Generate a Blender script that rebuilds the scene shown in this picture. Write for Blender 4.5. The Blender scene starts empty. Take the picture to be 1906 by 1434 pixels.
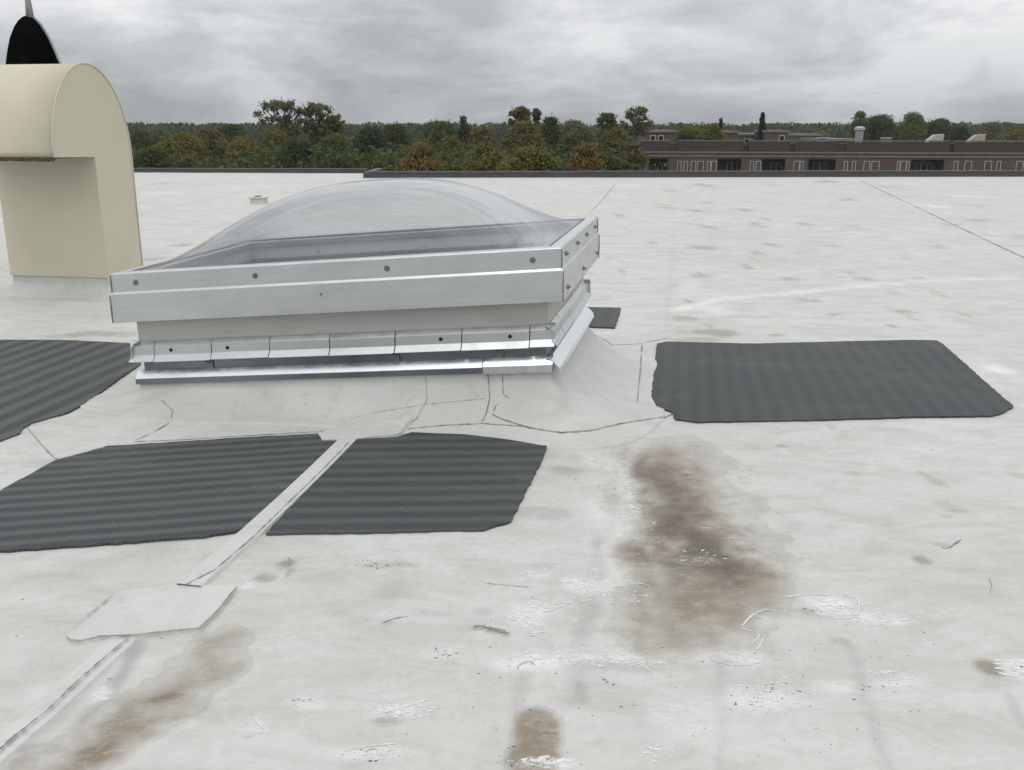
import bpy, bmesh, math, random
import numpy as np
from mathutils import Vector, Matrix, Euler
from mathutils.bvhtree import BVHTree

S = bpy.context.scene
C = S.collection
R = math.radians
rnd = random.Random(7)
nrs = np.random.RandomState(11)

# ---------------------------------------------------------------- camera
F_PX, CX, CY, HOR, CAM_H = 1800.0, 953.0, 717.0, 232.0, 1.47
PITCH = math.atan((CY - HOR) / F_PX)
cam_d = bpy.data.cameras.new('camera')
cam = bpy.data.objects.new('camera', cam_d)
C.objects.link(cam)
cam.location = (0, 0, CAM_H)
cam.rotation_euler = (math.pi / 2 - PITCH, 0, 0)
cam_d.sensor_width = 36.0
cam_d.lens = 36.0 * F_PX / 1906.0
cam_d.clip_start = 0.05
cam_d.clip_end = 6000
S.camera = cam

# ---------------------------------------------------------------- world, sun, exposure
SUN_EL, SUN_AZ = R(66), R(205)          # azimuth clockwise from +Y
W = bpy.data.worlds.new('World')
S.world = W
W.use_nodes = True
wt = W.node_tree
wt.nodes.clear()
def wn(t, **k):
    n = wt.nodes.new(t)
    for a, v in k.items():
        setattr(n, a, v)
    return n
wl = wt.links.new
wout = wn('ShaderNodeOutputWorld')
sky = wn('ShaderNodeTexSky', sky_type='NISHITA', sun_disc=False)
sky.sun_elevation = SUN_EL
sky.sun_rotation = SUN_AZ
bg1 = wn('ShaderNodeBackground'); bg1.inputs[1].default_value = 0.10
wl(sky.outputs[0], bg1.inputs[0])
tc = wn('ShaderNodeTexCoord')
mp = wn('ShaderNodeMapping'); mp.inputs['Scale'].default_value = (5.0, 5.0, 16.0)
mp.inputs['Location'].default_value = (3.1, 0.4, 1.7)
wl(tc.outputs['Generated'], mp.inputs[0])
n1 = wn('ShaderNodeTexNoise'); n1.inputs['Scale'].default_value = 1.0; n1.inputs['Detail'].default_value = 7; n1.inputs['Roughness'].default_value = 0.62; n1.inputs['Distortion'].default_value = 0.35
wl(mp.outputs[0], n1.inputs['Vector'])
mp2 = wn('ShaderNodeMapping'); mp2.inputs['Scale'].default_value = (1.8, 1.8, 6.0); mp2.inputs['Location'].default_value = (7.3, 2.0, 0.2)
wl(tc.outputs['Generated'], mp2.inputs[0])
n2 = wn('ShaderNodeTexNoise'); n2.inputs['Scale'].default_value = 1.0; n2.inputs['Detail'].default_value = 3
wl(mp2.outputs[0], n2.inputs['Vector'])
mixn = wn('ShaderNodeMath', operation='MULTIPLY_ADD'); mixn.inputs[1].default_value = 0.55
mn2 = wn('ShaderNodeMath', operation='MULTIPLY'); mn2.inputs[1].default_value = 0.45
wl(n2.outputs[0], mn2.inputs[0]); wl(n1.outputs[0], mixn.inputs[0]); wl(mn2.outputs[0], mixn.inputs[2])
cr = wn('ShaderNodeValToRGB')
cr.color_ramp.elements[0].position = 0.41; cr.color_ramp.elements[0].color = (0.67, 0.68, 0.705, 1)
cr.color_ramp.elements[1].position = 0.59; cr.color_ramp.elements[1].color = (1.27, 1.27, 1.26, 1)
e = cr.color_ramp.elements.new(0.5); e.color = (0.93, 0.94, 0.96, 1)
wl(mixn.outputs[0], cr.inputs[0])
sep = wn('ShaderNodeSeparateXYZ'); wl(tc.outputs['Generated'], sep.inputs[0])
gr = wn('ShaderNodeValToRGB')           # overcast luminance: brighter overhead
ge = gr.color_ramp.elements
ge[0].position = 0.0; ge[0].color = (0.47, 0.495, 0.52, 1)
ge[1].position = 1.0; ge[1].color = (1.14, 1.15, 1.14, 1)
for p, c in ((0.03, (0.54, 0.565, 0.585, 1)), (0.07, (0.64, 0.65, 0.668, 1)), (0.13, (0.80, 0.80, 0.812, 1)), (0.4, (0.94, 0.94, 0.94, 1))):
    q = ge.new(p); q.color = c
wl(sep.outputs[2], gr.inputs[0])
mulc = wn('ShaderNodeMix', data_type='RGBA', blend_type='MULTIPLY'); mulc.inputs[0].default_value = 1.0
wl(gr.outputs[0], mulc.inputs[6]); wl(cr.outputs[0], mulc.inputs[7])
bg2 = wn('ShaderNodeBackground'); bg2.inputs[1].default_value = 1.0
wl(mulc.outputs[2], bg2.inputs[0])
mx = wn('ShaderNodeMixShader'); mx.inputs[0].default_value = 0.94
wl(bg1.outputs[0], mx.inputs[1]); wl(bg2.outputs[0], mx.inputs[2]); wl(mx.outputs[0], wout.inputs[0])

sun_d = bpy.data.lights.new('sun', 'SUN')
sun_d.energy = 0.55
sun_d.angle = R(22)
sun_d.color = (1.0, 0.97, 0.92)
sun = bpy.data.objects.new('sun', sun_d)
C.objects.link(sun)
sd = Vector((math.sin(SUN_AZ) * math.cos(SUN_EL), math.cos(SUN_AZ) * math.cos(SUN_EL), math.sin(SUN_EL)))
sun.rotation_euler = (-sd).to_track_quat('-Z', 'Y').to_euler()

S.view_settings.view_transform = 'Standard'
S.view_settings.look = 'None'
S.view_settings.exposure = 0.0
S.view_settings.gamma = 1.0
S.render.engine = 'CYCLES'
S.cycles.transparent_max_bounces = 16

# ---------------------------------------------------------------- measuring helpers
def ray(u, v):
    x = (u - CX) / F_PX; y = (CY - v) / F_PX
    return Vector((x, math.cos(PITCH) + y * math.sin(PITCH), -math.sin(PITCH) + y * math.cos(PITCH)))
def at(u, v, z=0.0):
    d = ray(u, v); t = (z - CAM_H) / d.z
    return Vector((0, 0, CAM_H)) + d * t
def at_y(u, v, y):
    d = ray(u, v)
    return Vector((0, 0, CAM_H)) + d * (y / d.y)

# ---------------------------------------------------------------- object helpers
def tag(o, label=None, cat=None, group=None, kind=None):
    if label: o['label'] = label
    if cat: o['category'] = cat
    if group: o['group'] = group
    if kind: o['kind'] = kind
    return o
def empty(name, loc=(0, 0, 0), rot=(0, 0, 0)):
    o = bpy.data.objects.new(name, None)
    C.objects.link(o); o.location = loc; o.rotation_euler = rot
    o.empty_display_size = 0.2
    return o
class MB:
    def __init__(s): s.v = []; s.f = []
    def add(s, vs, fs):
        b = len(s.v); s.v += [tuple(v) for v in vs]; s.f += [tuple(i + b for i in f) for f in fs]
    def box(s, x0, x1, y0, y1, z0, z1, M=None):
        vs = [Vector((x, y, z)) for z in (z0, z1) for y in (y0, y1) for x in (x0, x1)]
        if M is not None: vs = [M @ v for v in vs]
        s.add(vs, [(0, 2, 3, 1), (4, 5, 7, 6), (0, 1, 5, 4), (1, 3, 7, 5), (3, 2, 6, 7), (2, 0, 4, 6)])
    def tube(s, pts, rads, n=10, caps=True):
        pts = [Vector(p) for p in pts]; rings = []
        for i, p in enumerate(pts):
            d = (pts[min(i + 1, len(pts) - 1)] - pts[max(i - 1, 0)]).normalized()
            a = d.orthogonal().normalized() if i == 0 else (rings[-1][1] - d * rings[-1][1].dot(d)).normalized()
            b = d.cross(a)
            r = rads[i] if hasattr(rads, '__len__') else rads
            rings.append(([p + (a * math.cos(t) + b * math.sin(t)) * r for t in [2 * math.pi * k / n for k in range(n)]], a))
        b0 = len(s.v)
        for rg, _ in rings: s.v += [tuple(q) for q in rg]
        for i in range(len(rings) - 1):
            for k in range(n):
                k2 = (k + 1) % n
                s.f.append((b0 + i * n + k, b0 + i * n + k2, b0 + (i + 1) * n + k2, b0 + (i + 1) * n + k))
        if caps:
            s.f.append(tuple(b0 + k for k in range(n))[::-1])
            s.f.append(tuple(b0 + (len(rings) - 1) * n + k for k in range(n)))
    def build(s, name, m, parent=None, smooth=False, bevel=0.0, auto=False):
        me = bpy.data.meshes.new(name)
        me.from_pydata(s.v, [], s.f); me.validate(); me.update()
        if m: me.materials.append(m)
        bm = bmesh.new(); bm.from_mesh(me); bmesh.ops.recalc_face_normals(bm, faces=bm.faces)
        if bevel > 0:
            bmesh.ops.remove_doubles(bm, verts=bm.verts, dist=1e-5)
            es = [e for e in bm.edges if len(e.link_faces) == 2 and e.calc_face_angle(0) > 0.5]
            bmesh.ops.bevel(bm, geom=es, offset=bevel, segments=2, affect='EDGES', profile=0.5)
        bm.to_mesh(me); bm.free()
        if smooth: me.polygons.foreach_set('use_smooth', [True] * len(me.polygons))
        o = bpy.data.objects.new(name, me); C.objects.link(o)
        if parent: o.parent = parent
        if auto:
            me.polygons.foreach_set('use_smooth', [True] * len(me.polygons))
            me.set_sharp_from_angle(angle=R(35))
        return o
def np_mesh(name, V, Fq, m, parent=None, smooth=False):
    me = bpy.data.meshes.new(name)
    me.vertices.add(len(V)); me.vertices.foreach_set('co', np.asarray(V, np.float32).ravel())
    k = Fq.shape[1]
    me.loops.add(Fq.size); me.loops.foreach_set('vertex_index', Fq.astype(np.int32).ravel())
    me.polygons.add(len(Fq))
    me.polygons.foreach_set('loop_start', np.arange(0, Fq.size, k, dtype=np.int32))
    me.polygons.foreach_set('loop_total', np.full(len(Fq), k, np.int32))
    if smooth: me.polygons.foreach_set('use_smooth', np.ones(len(Fq), bool))
    me.update(calc_edges=True)
    if m: me.materials.append(m)
    o = bpy.data.objects.new(name, me); C.objects.link(o)
    if parent: o.parent = parent
    return o

# numpy value noise for wear masks
def _h(ix, iy, s):
    n = (ix.astype(np.int64) * 374761393 + iy.astype(np.int64) * 668265263 + s * 982451653) & 0xffffffff
    n = ((n ^ (n >> 13)) * 1274126177) & 0xffffffff
    return ((n ^ (n >> 16)) & 0xffff) / 65535.0
def vnoise(x, y, s=0):
    ix = np.floor(x); iy = np.floor(y); fx = x - ix; fy = y - iy
    fx = fx * fx * (3 - 2 * fx); fy = fy * fy * (3 - 2 * fy)
    ix = ix.astype(np.int64); iy = iy.astype(np.int64)
    a = _h(ix, iy, s); b = _h(ix + 1, iy, s); c = _h(ix, iy + 1, s); d = _h(ix + 1, iy + 1, s)
    return (a * (1 - fx) + b * fx) * (1 - fy) + (c * (1 - fx) + d * fx) * fy
def fbm(x, y, s=0, o=4):
    t = 0; a = 1; n = 0
    for i in range(o):
        t = t + a * vnoise(x * 2 ** i, y * 2 ** i, s + i); n += a; a *= 0.5
    return t / n

# ---------------------------------------------------------------- materials
class NT:
    def __init__(s, name):
        s.m = bpy.data.materials.new(name); s.m.use_nodes = True
        s.t = s.m.node_tree; s.t.nodes.clear()
        s.out = s.t.nodes.new('ShaderNodeOutputMaterial')
        s.p = s.t.nodes.new('ShaderNodeBsdfPrincipled')
        s.l(s.p.outputs[0], s.out.inputs[0])
        s.co = s.t.nodes.new('ShaderNodeTexCoord')
    def l(s, a, b): s.t.links.new(a, b)
    def n(s, t, **k):
        x = s.t.nodes.new(t)
        for a, v in k.items(): setattr(x, a, v)
        return x
    def setv(s, sock, v):
        if isinstance(v, bpy.types.NodeSocket): s.l(v, sock)
        elif isinstance(v, (tuple, list)) and len(v) == 3 and sock.type == 'RGBA': sock.default_value = (*v, 1)
        else: sock.default_value = v
    def noise(s, scale, detail=4, rough=0.55, stretch=(1, 1, 1), dist=0.0, src='Object', loc=(0, 0, 0)):
        mp = s.n('ShaderNodeMapping'); mp.inputs['Scale'].default_value = stretch; mp.inputs['Location'].default_value = loc
        s.l(s.co.outputs[src], mp.inputs[0])
        x = s.n('ShaderNodeTexNoise'); x.inputs['Scale'].default_value = scale; x.inputs['Detail'].default_value = detail
        x.inputs['Roughness'].default_value = rough; x.inputs['Distortion'].default_value = dist
        s.l(mp.outputs[0], x.inputs['Vector']); return x.outputs[0]
    def rng(s, v, a, b, c=0.0, d=1.0, smooth=False):
        x = s.n('ShaderNodeMapRange'); x.clamp = True
        if smooth: x.interpolation_type = 'SMOOTHSTEP'
        s.setv(x.inputs[0], v)
        for i, q in enumerate((a, b, c, d)): s.setv(x.inputs[i + 1], q)
        return x.outputs[0]
    def math(s, op, a, b=0.0, c=None):
        x = s.n('ShaderNodeMath', operation=op); s.setv(x.inputs[0], a); s.setv(x.inputs[1], b)
        if c is not None: s.setv(x.inputs[2], c)
        return x.outputs[0]
    def mix(s, f, a, b, mode='MIX'):
        x = s.n('ShaderNodeMix', data_type='RGBA', blend_type=mode)
        s.setv(x.inputs[0], f); s.setv(x.inputs[6], a); s.setv(x.inputs[7], b); return x.outputs[2]
    def attr(s, name):
        x = s.n('ShaderNodeAttribute'); x.attribute_name = name; return x
    def bump(s, h, dist=0.01, strength=1.0):
        x = s.n('ShaderNodeBump'); x.inputs['Distance'].default_value = dist; x.inputs['Strength'].default_value = strength
        s.l(h, x.inputs['Height']); s.l(x.outputs[0], s.p.inputs['Normal'])
    def fin(s, col, rough=0.6, metal=0.0, spec=0.5):
        s.setv(s.p.inputs['Base Color'], col); s.setv(s.p.inputs['Roughness'], rough)
        s.setv(s.p.inputs['Metallic'], metal); s.setv(s.p.inputs['Specular IOR Level'], spec); return s.m

def mat_simple(name, col, rough=0.6, metal=0.0, var=0.15, scale=6.0, bump=0.0, bscale=40, stretch=(1, 1, 1), spec=0.5):
    k = NT(name)
    n = k.noise(scale, 5, 0.6, stretch)
    c = k.mix(k.rng(n, 0.3, 0.7), tuple(x * (1 - var) for x in col), tuple(min(1, x * (1 + var)) for x in col))
    if bump: k.bump(k.noise(bscale, 3, 0.6, stretch), bump)
    r = k.rng(k.noise(scale * 2.3, 3), 0.2, 0.8, max(0, rough - 0.08), min(1, rough + 0.08))
    return k.fin(c, r, metal, spec)

def mat_membrane():
    k = NT('white_membrane')
    big = k.noise(0.55, 4, 0.6)
    mid = k.noise(3.2, 6, 0.65, (1, 1.6, 1), 0.6)
    fine = k.noise(34, 5, 0.7, (1, 0.8, 1), 0.3)
    c = k.mix(k.rng(big, 0.3, 0.7), (0.550, 0.552, 0.522), (0.632, 0.635, 0.612))
    c = k.mix(k.rng(mid, 0.45, 0.75, 0, 0.75), c, (0.455, 0.45, 0.425))
    c = k.mix(k.rng(fine, 0.48, 0.70, 0, 0.38), c, (0.45, 0.445, 0.41))
    # hairline cracks and foot-rubbed streaks of the coating
    sm0 = k.noise(1.7, 8, 0.72, (1, 2.6, 1), 1.0, loc=(1, 5, 0))
    c = k.mix(k.rng(sm0, 0.50, 0.66, 0, 0.55), c, (0.43, 0.425, 0.39))
    c = k.mix(k.rng(k.noise(1.1, 7, 0.7, (1, 2.2, 1), 1.4, loc=(11, 2, 0)), 0.52, 0.68, 0, 0.45), c, (0.69, 0.70, 0.69))
    st = k.noise(5.0, 7, 0.75, (1, 3.2, 1), 1.2, loc=(3, 8, 0))
    c = k.mix(k.rng(st, 0.60, 0.72, 0, 0.35), c, (0.74, 0.75, 0.74))
    gray = k.attr('gray').outputs['Fac']; brown = k.attr('brown').outputs['Fac']; dark = k.attr('dark').outputs['Fac']; scuff = k.attr('scuff').outputs['Fac']
    br1 = k.noise(9, 8, 0.72, (1, 2.4, 1), 0.8)
    br2 = k.noise(60, 7, 0.82, (1, 2.4, 1), 0.8)
    bn = k.math('MULTIPLY', k.rng(br1, 0.32, 0.58, 0.68, 1.2), k.rng(br2, 0.36, 0.58, 0.42, 1.2))
    c = k.mix(k.math('MULTIPLY', gray, k.rng(br1, 0.2, 0.6, 0.6, 1.0)), c, (0.30, 0.295, 0.285))
    pale = k.attr('pale').outputs['Fac']
    c = k.mix(k.math('MULTIPLY', pale, k.rng(br2, 0.3, 0.55, 0.25, 1.0)), c, (0.73, 0.745, 0.735))
    bcol = k.mix(k.rng(br2, 0.35, 0.65), (0.145, 0.108, 0.070), (0.31, 0.245, 0.170))
    bn = k.math('MINIMUM', bn, 1.0)
    c = k.mix(k.math('MULTIPLY', brown, bn), c, bcol)
    tb = k.math('ADD', brown, k.math('MULTIPLY', k.math('SUBTRACT', br1, 0.5), 0.28))
    tide = k.math('MULTIPLY', k.rng(tb, 0.07, 0.13), k.rng(tb, 0.13, 0.22, 1, 0))
    c = k.mix(k.math('MULTIPLY', tide, k.math('MULTIPLY', k.rng(brown, 0.02, 0.08), 0.20)), c, (0.27, 0.22, 0.16))
    c = k.mix(k.math('MULTIPLY', dark, k.math('ADD', k.math('MULTIPLY', bn, 0.55), 0.40)), c, (0.092, 0.068, 0.055))
    # white scuffs and small black chips inside the worn areas
    s1 = k.noise(26, 8, 0.8, (1, 2.6, 1), 1.6, loc=(5, 1, 0))
    sm = k.math('MULTIPLY', scuff, k.rng(s1, 0.46, 0.56, 0.12, 1.0))
    c = k.mix(sm, c, (0.80, 0.81, 0.80))
    s2 = k.noise(48, 7, 0.8, (1, 2.8, 1), 1.0, loc=(9, 4, 0))
    chips = k.math('MULTIPLY', k.rng(scuff, 0.05, 0.6), k.rng(s2, 0.62, 0.67))
    c = k.mix(chips, c, (0.10, 0.10, 0.095))
    s3 = k.noise(22, 7, 0.85, (1, 2.0, 1), 0.7, loc=(2, 7, 0))
    c = k.mix(k.rng(s3, 0.675, 0.73, 0, 0.8), c, (0.16, 0.155, 0.14))
    k.bump(k.math('ADD', k.math('MULTIPLY', mid, 1.0), k.math('MULTIPLY', fine, 0.22)), 0.012, 0.7)
    r = k.rng(mid, 0.3, 0.7, 0.38, 0.62)
    return k.fin(c, r, 0, 0.35)

def mat_mem_clean(name='patch_membrane', a=(0.62, 0.62, 0.60), b=(0.52, 0.52, 0.495)):
    k = NT(name)
    mid = k.noise(2.4, 6, 0.65, (1, 1.4, 1), 0.8)
    fine = k.noise(28, 5, 0.7)
    c = k.mix(k.rng(mid, 0.42, 0.72), a, b)
    c = k.mix(k.rng(fine, 0.55, 0.75, 0, 0.2), c, (0.42, 0.41, 0.38))
    c = k.mix(k.rng(k.noise(7, 6, 0.75, dist=1.0), 0.56, 0.72, 0, 0.5), c, (0.38, 0.365, 0.33))
    k.bump(k.math('ADD', mid, k.math('MULTIPLY', fine, 0.12)), 0.02, 0.7)
    return k.fin(c, 0.5, 0, 0.35)

def mat_mat(name, ang, period, con=1.0, bs=0.6):
    """Walkway pad: raised ribs in a herringbone weave, bands across 'ang'."""
    k = NT(name)
    mp = k.n('ShaderNodeMapping'); mp.inputs['Rotation'].default_value = (0, 0, -ang)
    k.l(k.co.outputs['Object'], mp.inputs[0])
    sx = k.n('ShaderNodeSeparateXYZ'); k.l(mp.outputs[0], sx.inputs[0])
    wob = k.math('MULTIPLY', k.math('SUBTRACT', k.noise(1.3, 2), 0.5), 0.03)
    y = k.math('ADD', sx.outputs[1], wob)
    band = k.math('PINGPONG', y, period / 2)                 # 0..period/2
    bf = k.math('DIVIDE', band, period / 2)
    diag = k.math('ADD', sx.outputs[0], k.math('MULTIPLY', band, 0.9))
    rib = k.math('PINGPONG', diag, 0.010)
    rf = k.math('DIVIDE', rib, 0.010)
    bf = k.math('ADD', bf, k.math('MULTIPLY', k.math('SUBTRACT', rf, 0.5), 0.22))
    c = k.mix(k.rng(bf, 0.2, 0.8, smooth=True), (0.038, 0.044, 0.047), tuple(x * con for x in (0.055, 0.062, 0.064)))
    c = k.mix(k.rng(rf, 0.2, 0.8, 0, 0.40), c, (0.078, 0.085, 0.086))
    c = k.mix(k.rng(k.noise(2.2, 5), 0.45, 0.8, 0, 0.35), c, (0.082, 0.086, 0.084))
    c = k.mix(k.rng(k.noise(60, 4, 0.7), 0.60, 0.72, 0, 0.5), c, (0.17, 0.17, 0.16))
    c = k.mix(k.rng(k.noise(1.3, 7, 0.72, (1, 1.5, 1), 1.0, loc=(4, 4, 0)), 0.50, 0.70, 0, 0.35), c, (0.125, 0.125, 0.115))
    k.bump(k.math('ADD', k.rng(bf, 0.35, 0.65, smooth=True), k.math('MULTIPLY', rf, 0.5)), 0.003, bs)
    return k.fin(c, 0.62, 0, 0.3)

def mat_metal(name, col, rough=0.32, var=0.05, stretch=(0.5, 0.5, 5), metal=0.82, bump=0.001):
    k = NT(name)
    st = k.noise(9, 5, 0.65, stretch)
    bl = k.noise(2.5, 5, 0.6)
    c = k.mix(k.rng(st, 0.35, 0.65), tuple(x * (1 - var) for x in col), tuple(min(1, x * (1 + var * 0.5)) for x in col))
    c = k.mix(k.rng(bl, 0.45, 0.75, 0, 0.35), c, tuple(x * 0.76 for x in col))
    c = k.mix(k.rng(k.noise(18, 5, 0.75), 0.66, 0.78, 0, 0.3 if bump > .0005 else 0.0), c, tuple(x * 0.6 for x in col))
    if bump > .0005: k.bump(k.noise(2.2, 2), bump * 14, 0.6)
    return k.fin(c, k.rng(k.noise(12, 4), 0.3, 0.7, rough - 0.07, rough + 0.12), metal, 0.5)

M = {}
M['membrane'] = mat_membrane()
M['patch'] = mat_mem_clean()
M['flash'] = mat_mem_clean('flashing_membrane', (0.605, 0.608, 0.582), (0.52, 0.52, 0.492))
M['alu'] = mat_metal('mill_aluminium', (0.62, 0.635, 0.64), 0.34)
M['alu2'] = mat_metal('bright_aluminium', (0.86, 0.89, 0.91), 0.24, var=.03, bump=.0002)
M['galv'] = mat_metal('galvanised_steel', (0.22, 0.245, 0.265), 0.30)
M['galv2'] = mat_simple('dull_grey_metal', (0.30, 0.31, 0.325), 0.5, 0.3, 0.08, 3)
M['curbwall'] = mat_simple('primed_curb', (0.50, 0.495, 0.465), 0.6, 0, 0.1, 3, stretch=(1, 1, 6))
M['gasket'] = mat_simple('black_rubber', (0.018, 0.02, 0.02), 0.6)
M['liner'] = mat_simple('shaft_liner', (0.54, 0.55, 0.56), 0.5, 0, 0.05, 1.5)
M['floor'] = mat_simple('shaft_depth_shade', (0.13, 0.135, 0.15), 0.4, 0, 0.1, 2)  # shade of the deep shaft put into the colour
M['screw'] = mat_simple('screw_metal', (0.22, 0.225, 0.22), 0.45, 0.7, 0.3, 80)
M['hole'] = mat_simple('dark_hole', (0.02, 0.02, 0.02), 0.8)
M['seam'] = mat_simple('seam_dirt', (0.27, 0.262, 0.245), 0.9, 0, 0.35, 14)
M['seamfaint'] = mat_simple('seam_dirt_faint', (0.40, 0.39, 0.365), 0.9, 0, 0.2, 10)
M['black'] = mat_simple('black_paint', (0.004, 0.005, 0.0045), 0.9, 0, 0.4, 5, spec=0.0)
M['mast'] = mat_simple('grey_mast', (0.35, 0.36, 0.37), 0.5, 0.3)
M['edge'] = mat_simple('edge_metal', (0.075, 0.072, 0.075), 0.6, 0.1, 0.25, 3, stretch=(0.5, 2, 4))
def mat_hood():
    k = NT('cream_painted_steel')
    n = k.noise(1.4, 5, 0.6); st = k.noise(7, 5, 0.7, (3, 3, 0.35))
    c = k.mix(k.rng(n, 0.3, 0.7), (0.60, 0.555, 0.425), (0.65, 0.61, 0.475))
    c = k.mix(k.rng(k.noise(4, 6, 0.7, (1, 1, .5)), 0.5, 0.75, 0, 0.3), c, (0.54, 0.495, 0.375))
    c = k.mix(k.rng(k.noise(40, 5, 0.75), 0.66, 0.72, 0, 0.5), c, (0.27, 0.23, 0.17))
    k.bump(k.noise(2.2, 3), 0.01, 0.5)
    return k.fin(c, 0.5, 0, 0.4)
M['hood'] = mat_hood()
M['rust'] = mat_simple('rusty_lip', (0.10, 0.065, 0.045), 0.8, 0.1, 0.5, 25)
def mat_dome():
    k = NT('clear_acrylic')
    tr = k.n('ShaderNodeBsdfTransparent'); tr.inputs[0].default_value = (0.962, 0.966, 0.972, 1)
    gl = k.n('ShaderNodeBsdfGlossy'); gl.inputs['Roughness'].default_value = 0.06; gl.inputs[0].default_value = (0.93, 0.94, 0.96, 1)
    df = k.n('ShaderNodeBsdfDiffuse'); df.inputs[0].default_value = (0.50, 0.51, 0.53, 1)
    lw = k.n('ShaderNodeLayerWeight'); lw.inputs[0].default_value = 0.5
    fr = k.math('MULTIPLY_ADD', k.math('POWER', lw.outputs['Facing'], 3.6), 0.52, 0.022)
    m1 = k.n('ShaderNodeMixShader'); k.l(k.rng(k.noise(2.5, 5, 0.65), 0.3, 0.75, 0.06, 0.12), m1.inputs[0])
    k.l(tr.outputs[0], m1.inputs[1]); k.l(df.outputs[0], m1.inputs[2])
    m2 = k.n('ShaderNodeMixShader'); k.l(fr, m2.inputs[0])
    k.l(m1.outputs[0], m2.inputs[1]); k.l(gl.outputs[0], m2.inputs[2])
    k.l(m2.outputs[0], k.out.inputs[0]); k.t.nodes.remove(k.p)
    return k.m
M['dome'] = mat_dome()
def mat_leaf(name, a, b):
    k = NT(name)
    at_ = k.attr('leaf_tone').outputs['Fac']
    c = k.mix(at_, a, b)
    c = k.mix(k.rng(k.noise(0.45, 3), 0.35, 0.65, 0, 0.35), c, tuple(0.72 * x for x in a))
    m = k.fin(c, 0.7, 0, 0.2)
    tl = k.n('ShaderNodeBsdfTranslucent'); k.l(c, tl.inputs[0])
    ms = k.n('ShaderNodeMixShader'); ms.inputs[0].default_value = 0.35
    k.l(k.p.outputs[0], ms.inputs[1]); k.l(tl.outputs[0], ms.inputs[2]); k.l(ms.outputs[0], k.out.inputs[0])
    return m
LEAF = {
 'dark': ((0.065, 0.086, 0.030), (0.108, 0.133, 0.046)),
 'deep': ((0.046, 0.067, 0.031), (0.078, 0.103, 0.046)),
 'green': ((0.097, 0.126, 0.035), (0.162, 0.192, 0.058)),
 'olive': ((0.143, 0.136, 0.033), (0.227, 0.204, 0.056)),
 'greyg': ((0.147, 0.154, 0.073), (0.227, 0.229, 0.109)),
 'rust': ((0.194, 0.137, 0.044), (0.277, 0.190, 0.063)),
 'brown': ((0.138, 0.126, 0.044), (0.206, 0.176, 0.063)),
 'yellow': ((0.123, 0.134, 0.020), (0.202, 0.197, 0.036)),
 'conif': ((0.022, 0.033, 0.019), (0.040, 0.052, 0.029)),
}
LM = {k: mat_leaf('foliage_' + k, *v) for k, v in LEAF.items()}
M['bark'] = mat_simple('bark', (0.055, 0.045, 0.035), 0.9, 0, 0.3, 8)
def mat_brick(name, a, b):
    k = NT(name)
    br = k.n('ShaderNodeTexBrick'); br.inputs['Scale'].default_value = 4.0
    br.inputs['Color1'].default_value = (*a, 1); br.inputs['Color2'].default_value = (*b, 1); br.inputs['Mortar'].default_value = (a[0] * 1.3, a[1] * 1.4, a[2] * 1.4, 1)
    mp = k.n('ShaderNodeMapping'); mp.inputs['Rotation'].default_value = (R(90), 0, 0); k.l(k.co.outputs['Object'], mp.inputs[0]); k.l(mp.outputs[0], br.inputs[0])
    c = k.mix(k.rng(k.noise(0.8, 4), 0.35, 0.7, 0, 0.5), br.outputs[0], tuple(x * 0.7 for x in a))
    return k.fin(c, 0.85, 0, 0.2)
M['brick'] = mat_brick('brown_brick', (0.115, 0.088, 0.076), (0.14, 0.105, 0.090))
M['shingle'] = mat_simple('dark_shingle', (0.062, 0.054, 0.052), 0.85, 0, 0.25, 2.5, stretch=(1, 1, 5))
M['trim'] = mat_simple('stone_trim', (0.20, 0.175, 0.165), 0.8, 0, 0.2, 2)
M['trimred'] = mat_simple('red_brick_course', (0.10, 0.062, 0.058), 0.8, 0, 0.2, 2)
M['winframe'] = mat_simple('pale_window_frame', (0.46, 0.45, 0.42), 0.5)
M['pane'] = mat_simple('dark_pane', (0.012, 0.014, 0.017), 0.15, 0, 0.3, 2)
M['shade'] = mat_simple('balcony_shade_and_dark_parts', (0.10, 0.085, 0.078), 0.85)  # recess shade put into the balcony colour; also railings, grilles, dark blocks
M['gravelroof'] = mat_simple('grey_flat_roof', (0.20, 0.19, 0.18), 0.9, 0, 0.2, 1.5)
M['ground'] = mat_simple('grass_ground', (0.055, 0.065, 0.03), 0.95, 0, 0.3, 0.05)
M['asphalt'] = mat_simple('asphalt', (0.05, 0.05, 0.052), 0.9, 0, 0.15, 0.6)
M['steelvent'] = mat_simple('steel_vent', (0.33, 0.36, 0.38), 0.4, 0.5)
M['pinkvent'] = mat_simple('pinkish_vent', (0.42, 0.32, 0.30), 0.6)
M['palevent'] = mat_simple('pale_vent', (0.42, 0.44, 0.41), 0.6)
M['whitevent'] = mat_simple('white_vent', (0.62, 0.61, 0.57), 0.5, 0, 0.12, 4)

# ---------------------------------------------------------------- terrain, own building
ground_z = -10.0
mb = MB(); mb.add([(-3000, -500, ground_z), (3000, -500, ground_z), (3000, 5000, ground_z), (-3000, 5000, ground_z)], [(0, 1, 2, 3)])
tag(mb.build('ground', M['ground']), kind='structure')
mb = MB(); mb.add([(-200, 48, ground_z + .03), (300, 44, ground_z + .03), (300, 56, ground_z + .03), (-200, 60, ground_z + .03)], [(0, 1, 2, 3)])
tag(mb.build('road', M['asphalt']), kind='structure')

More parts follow.
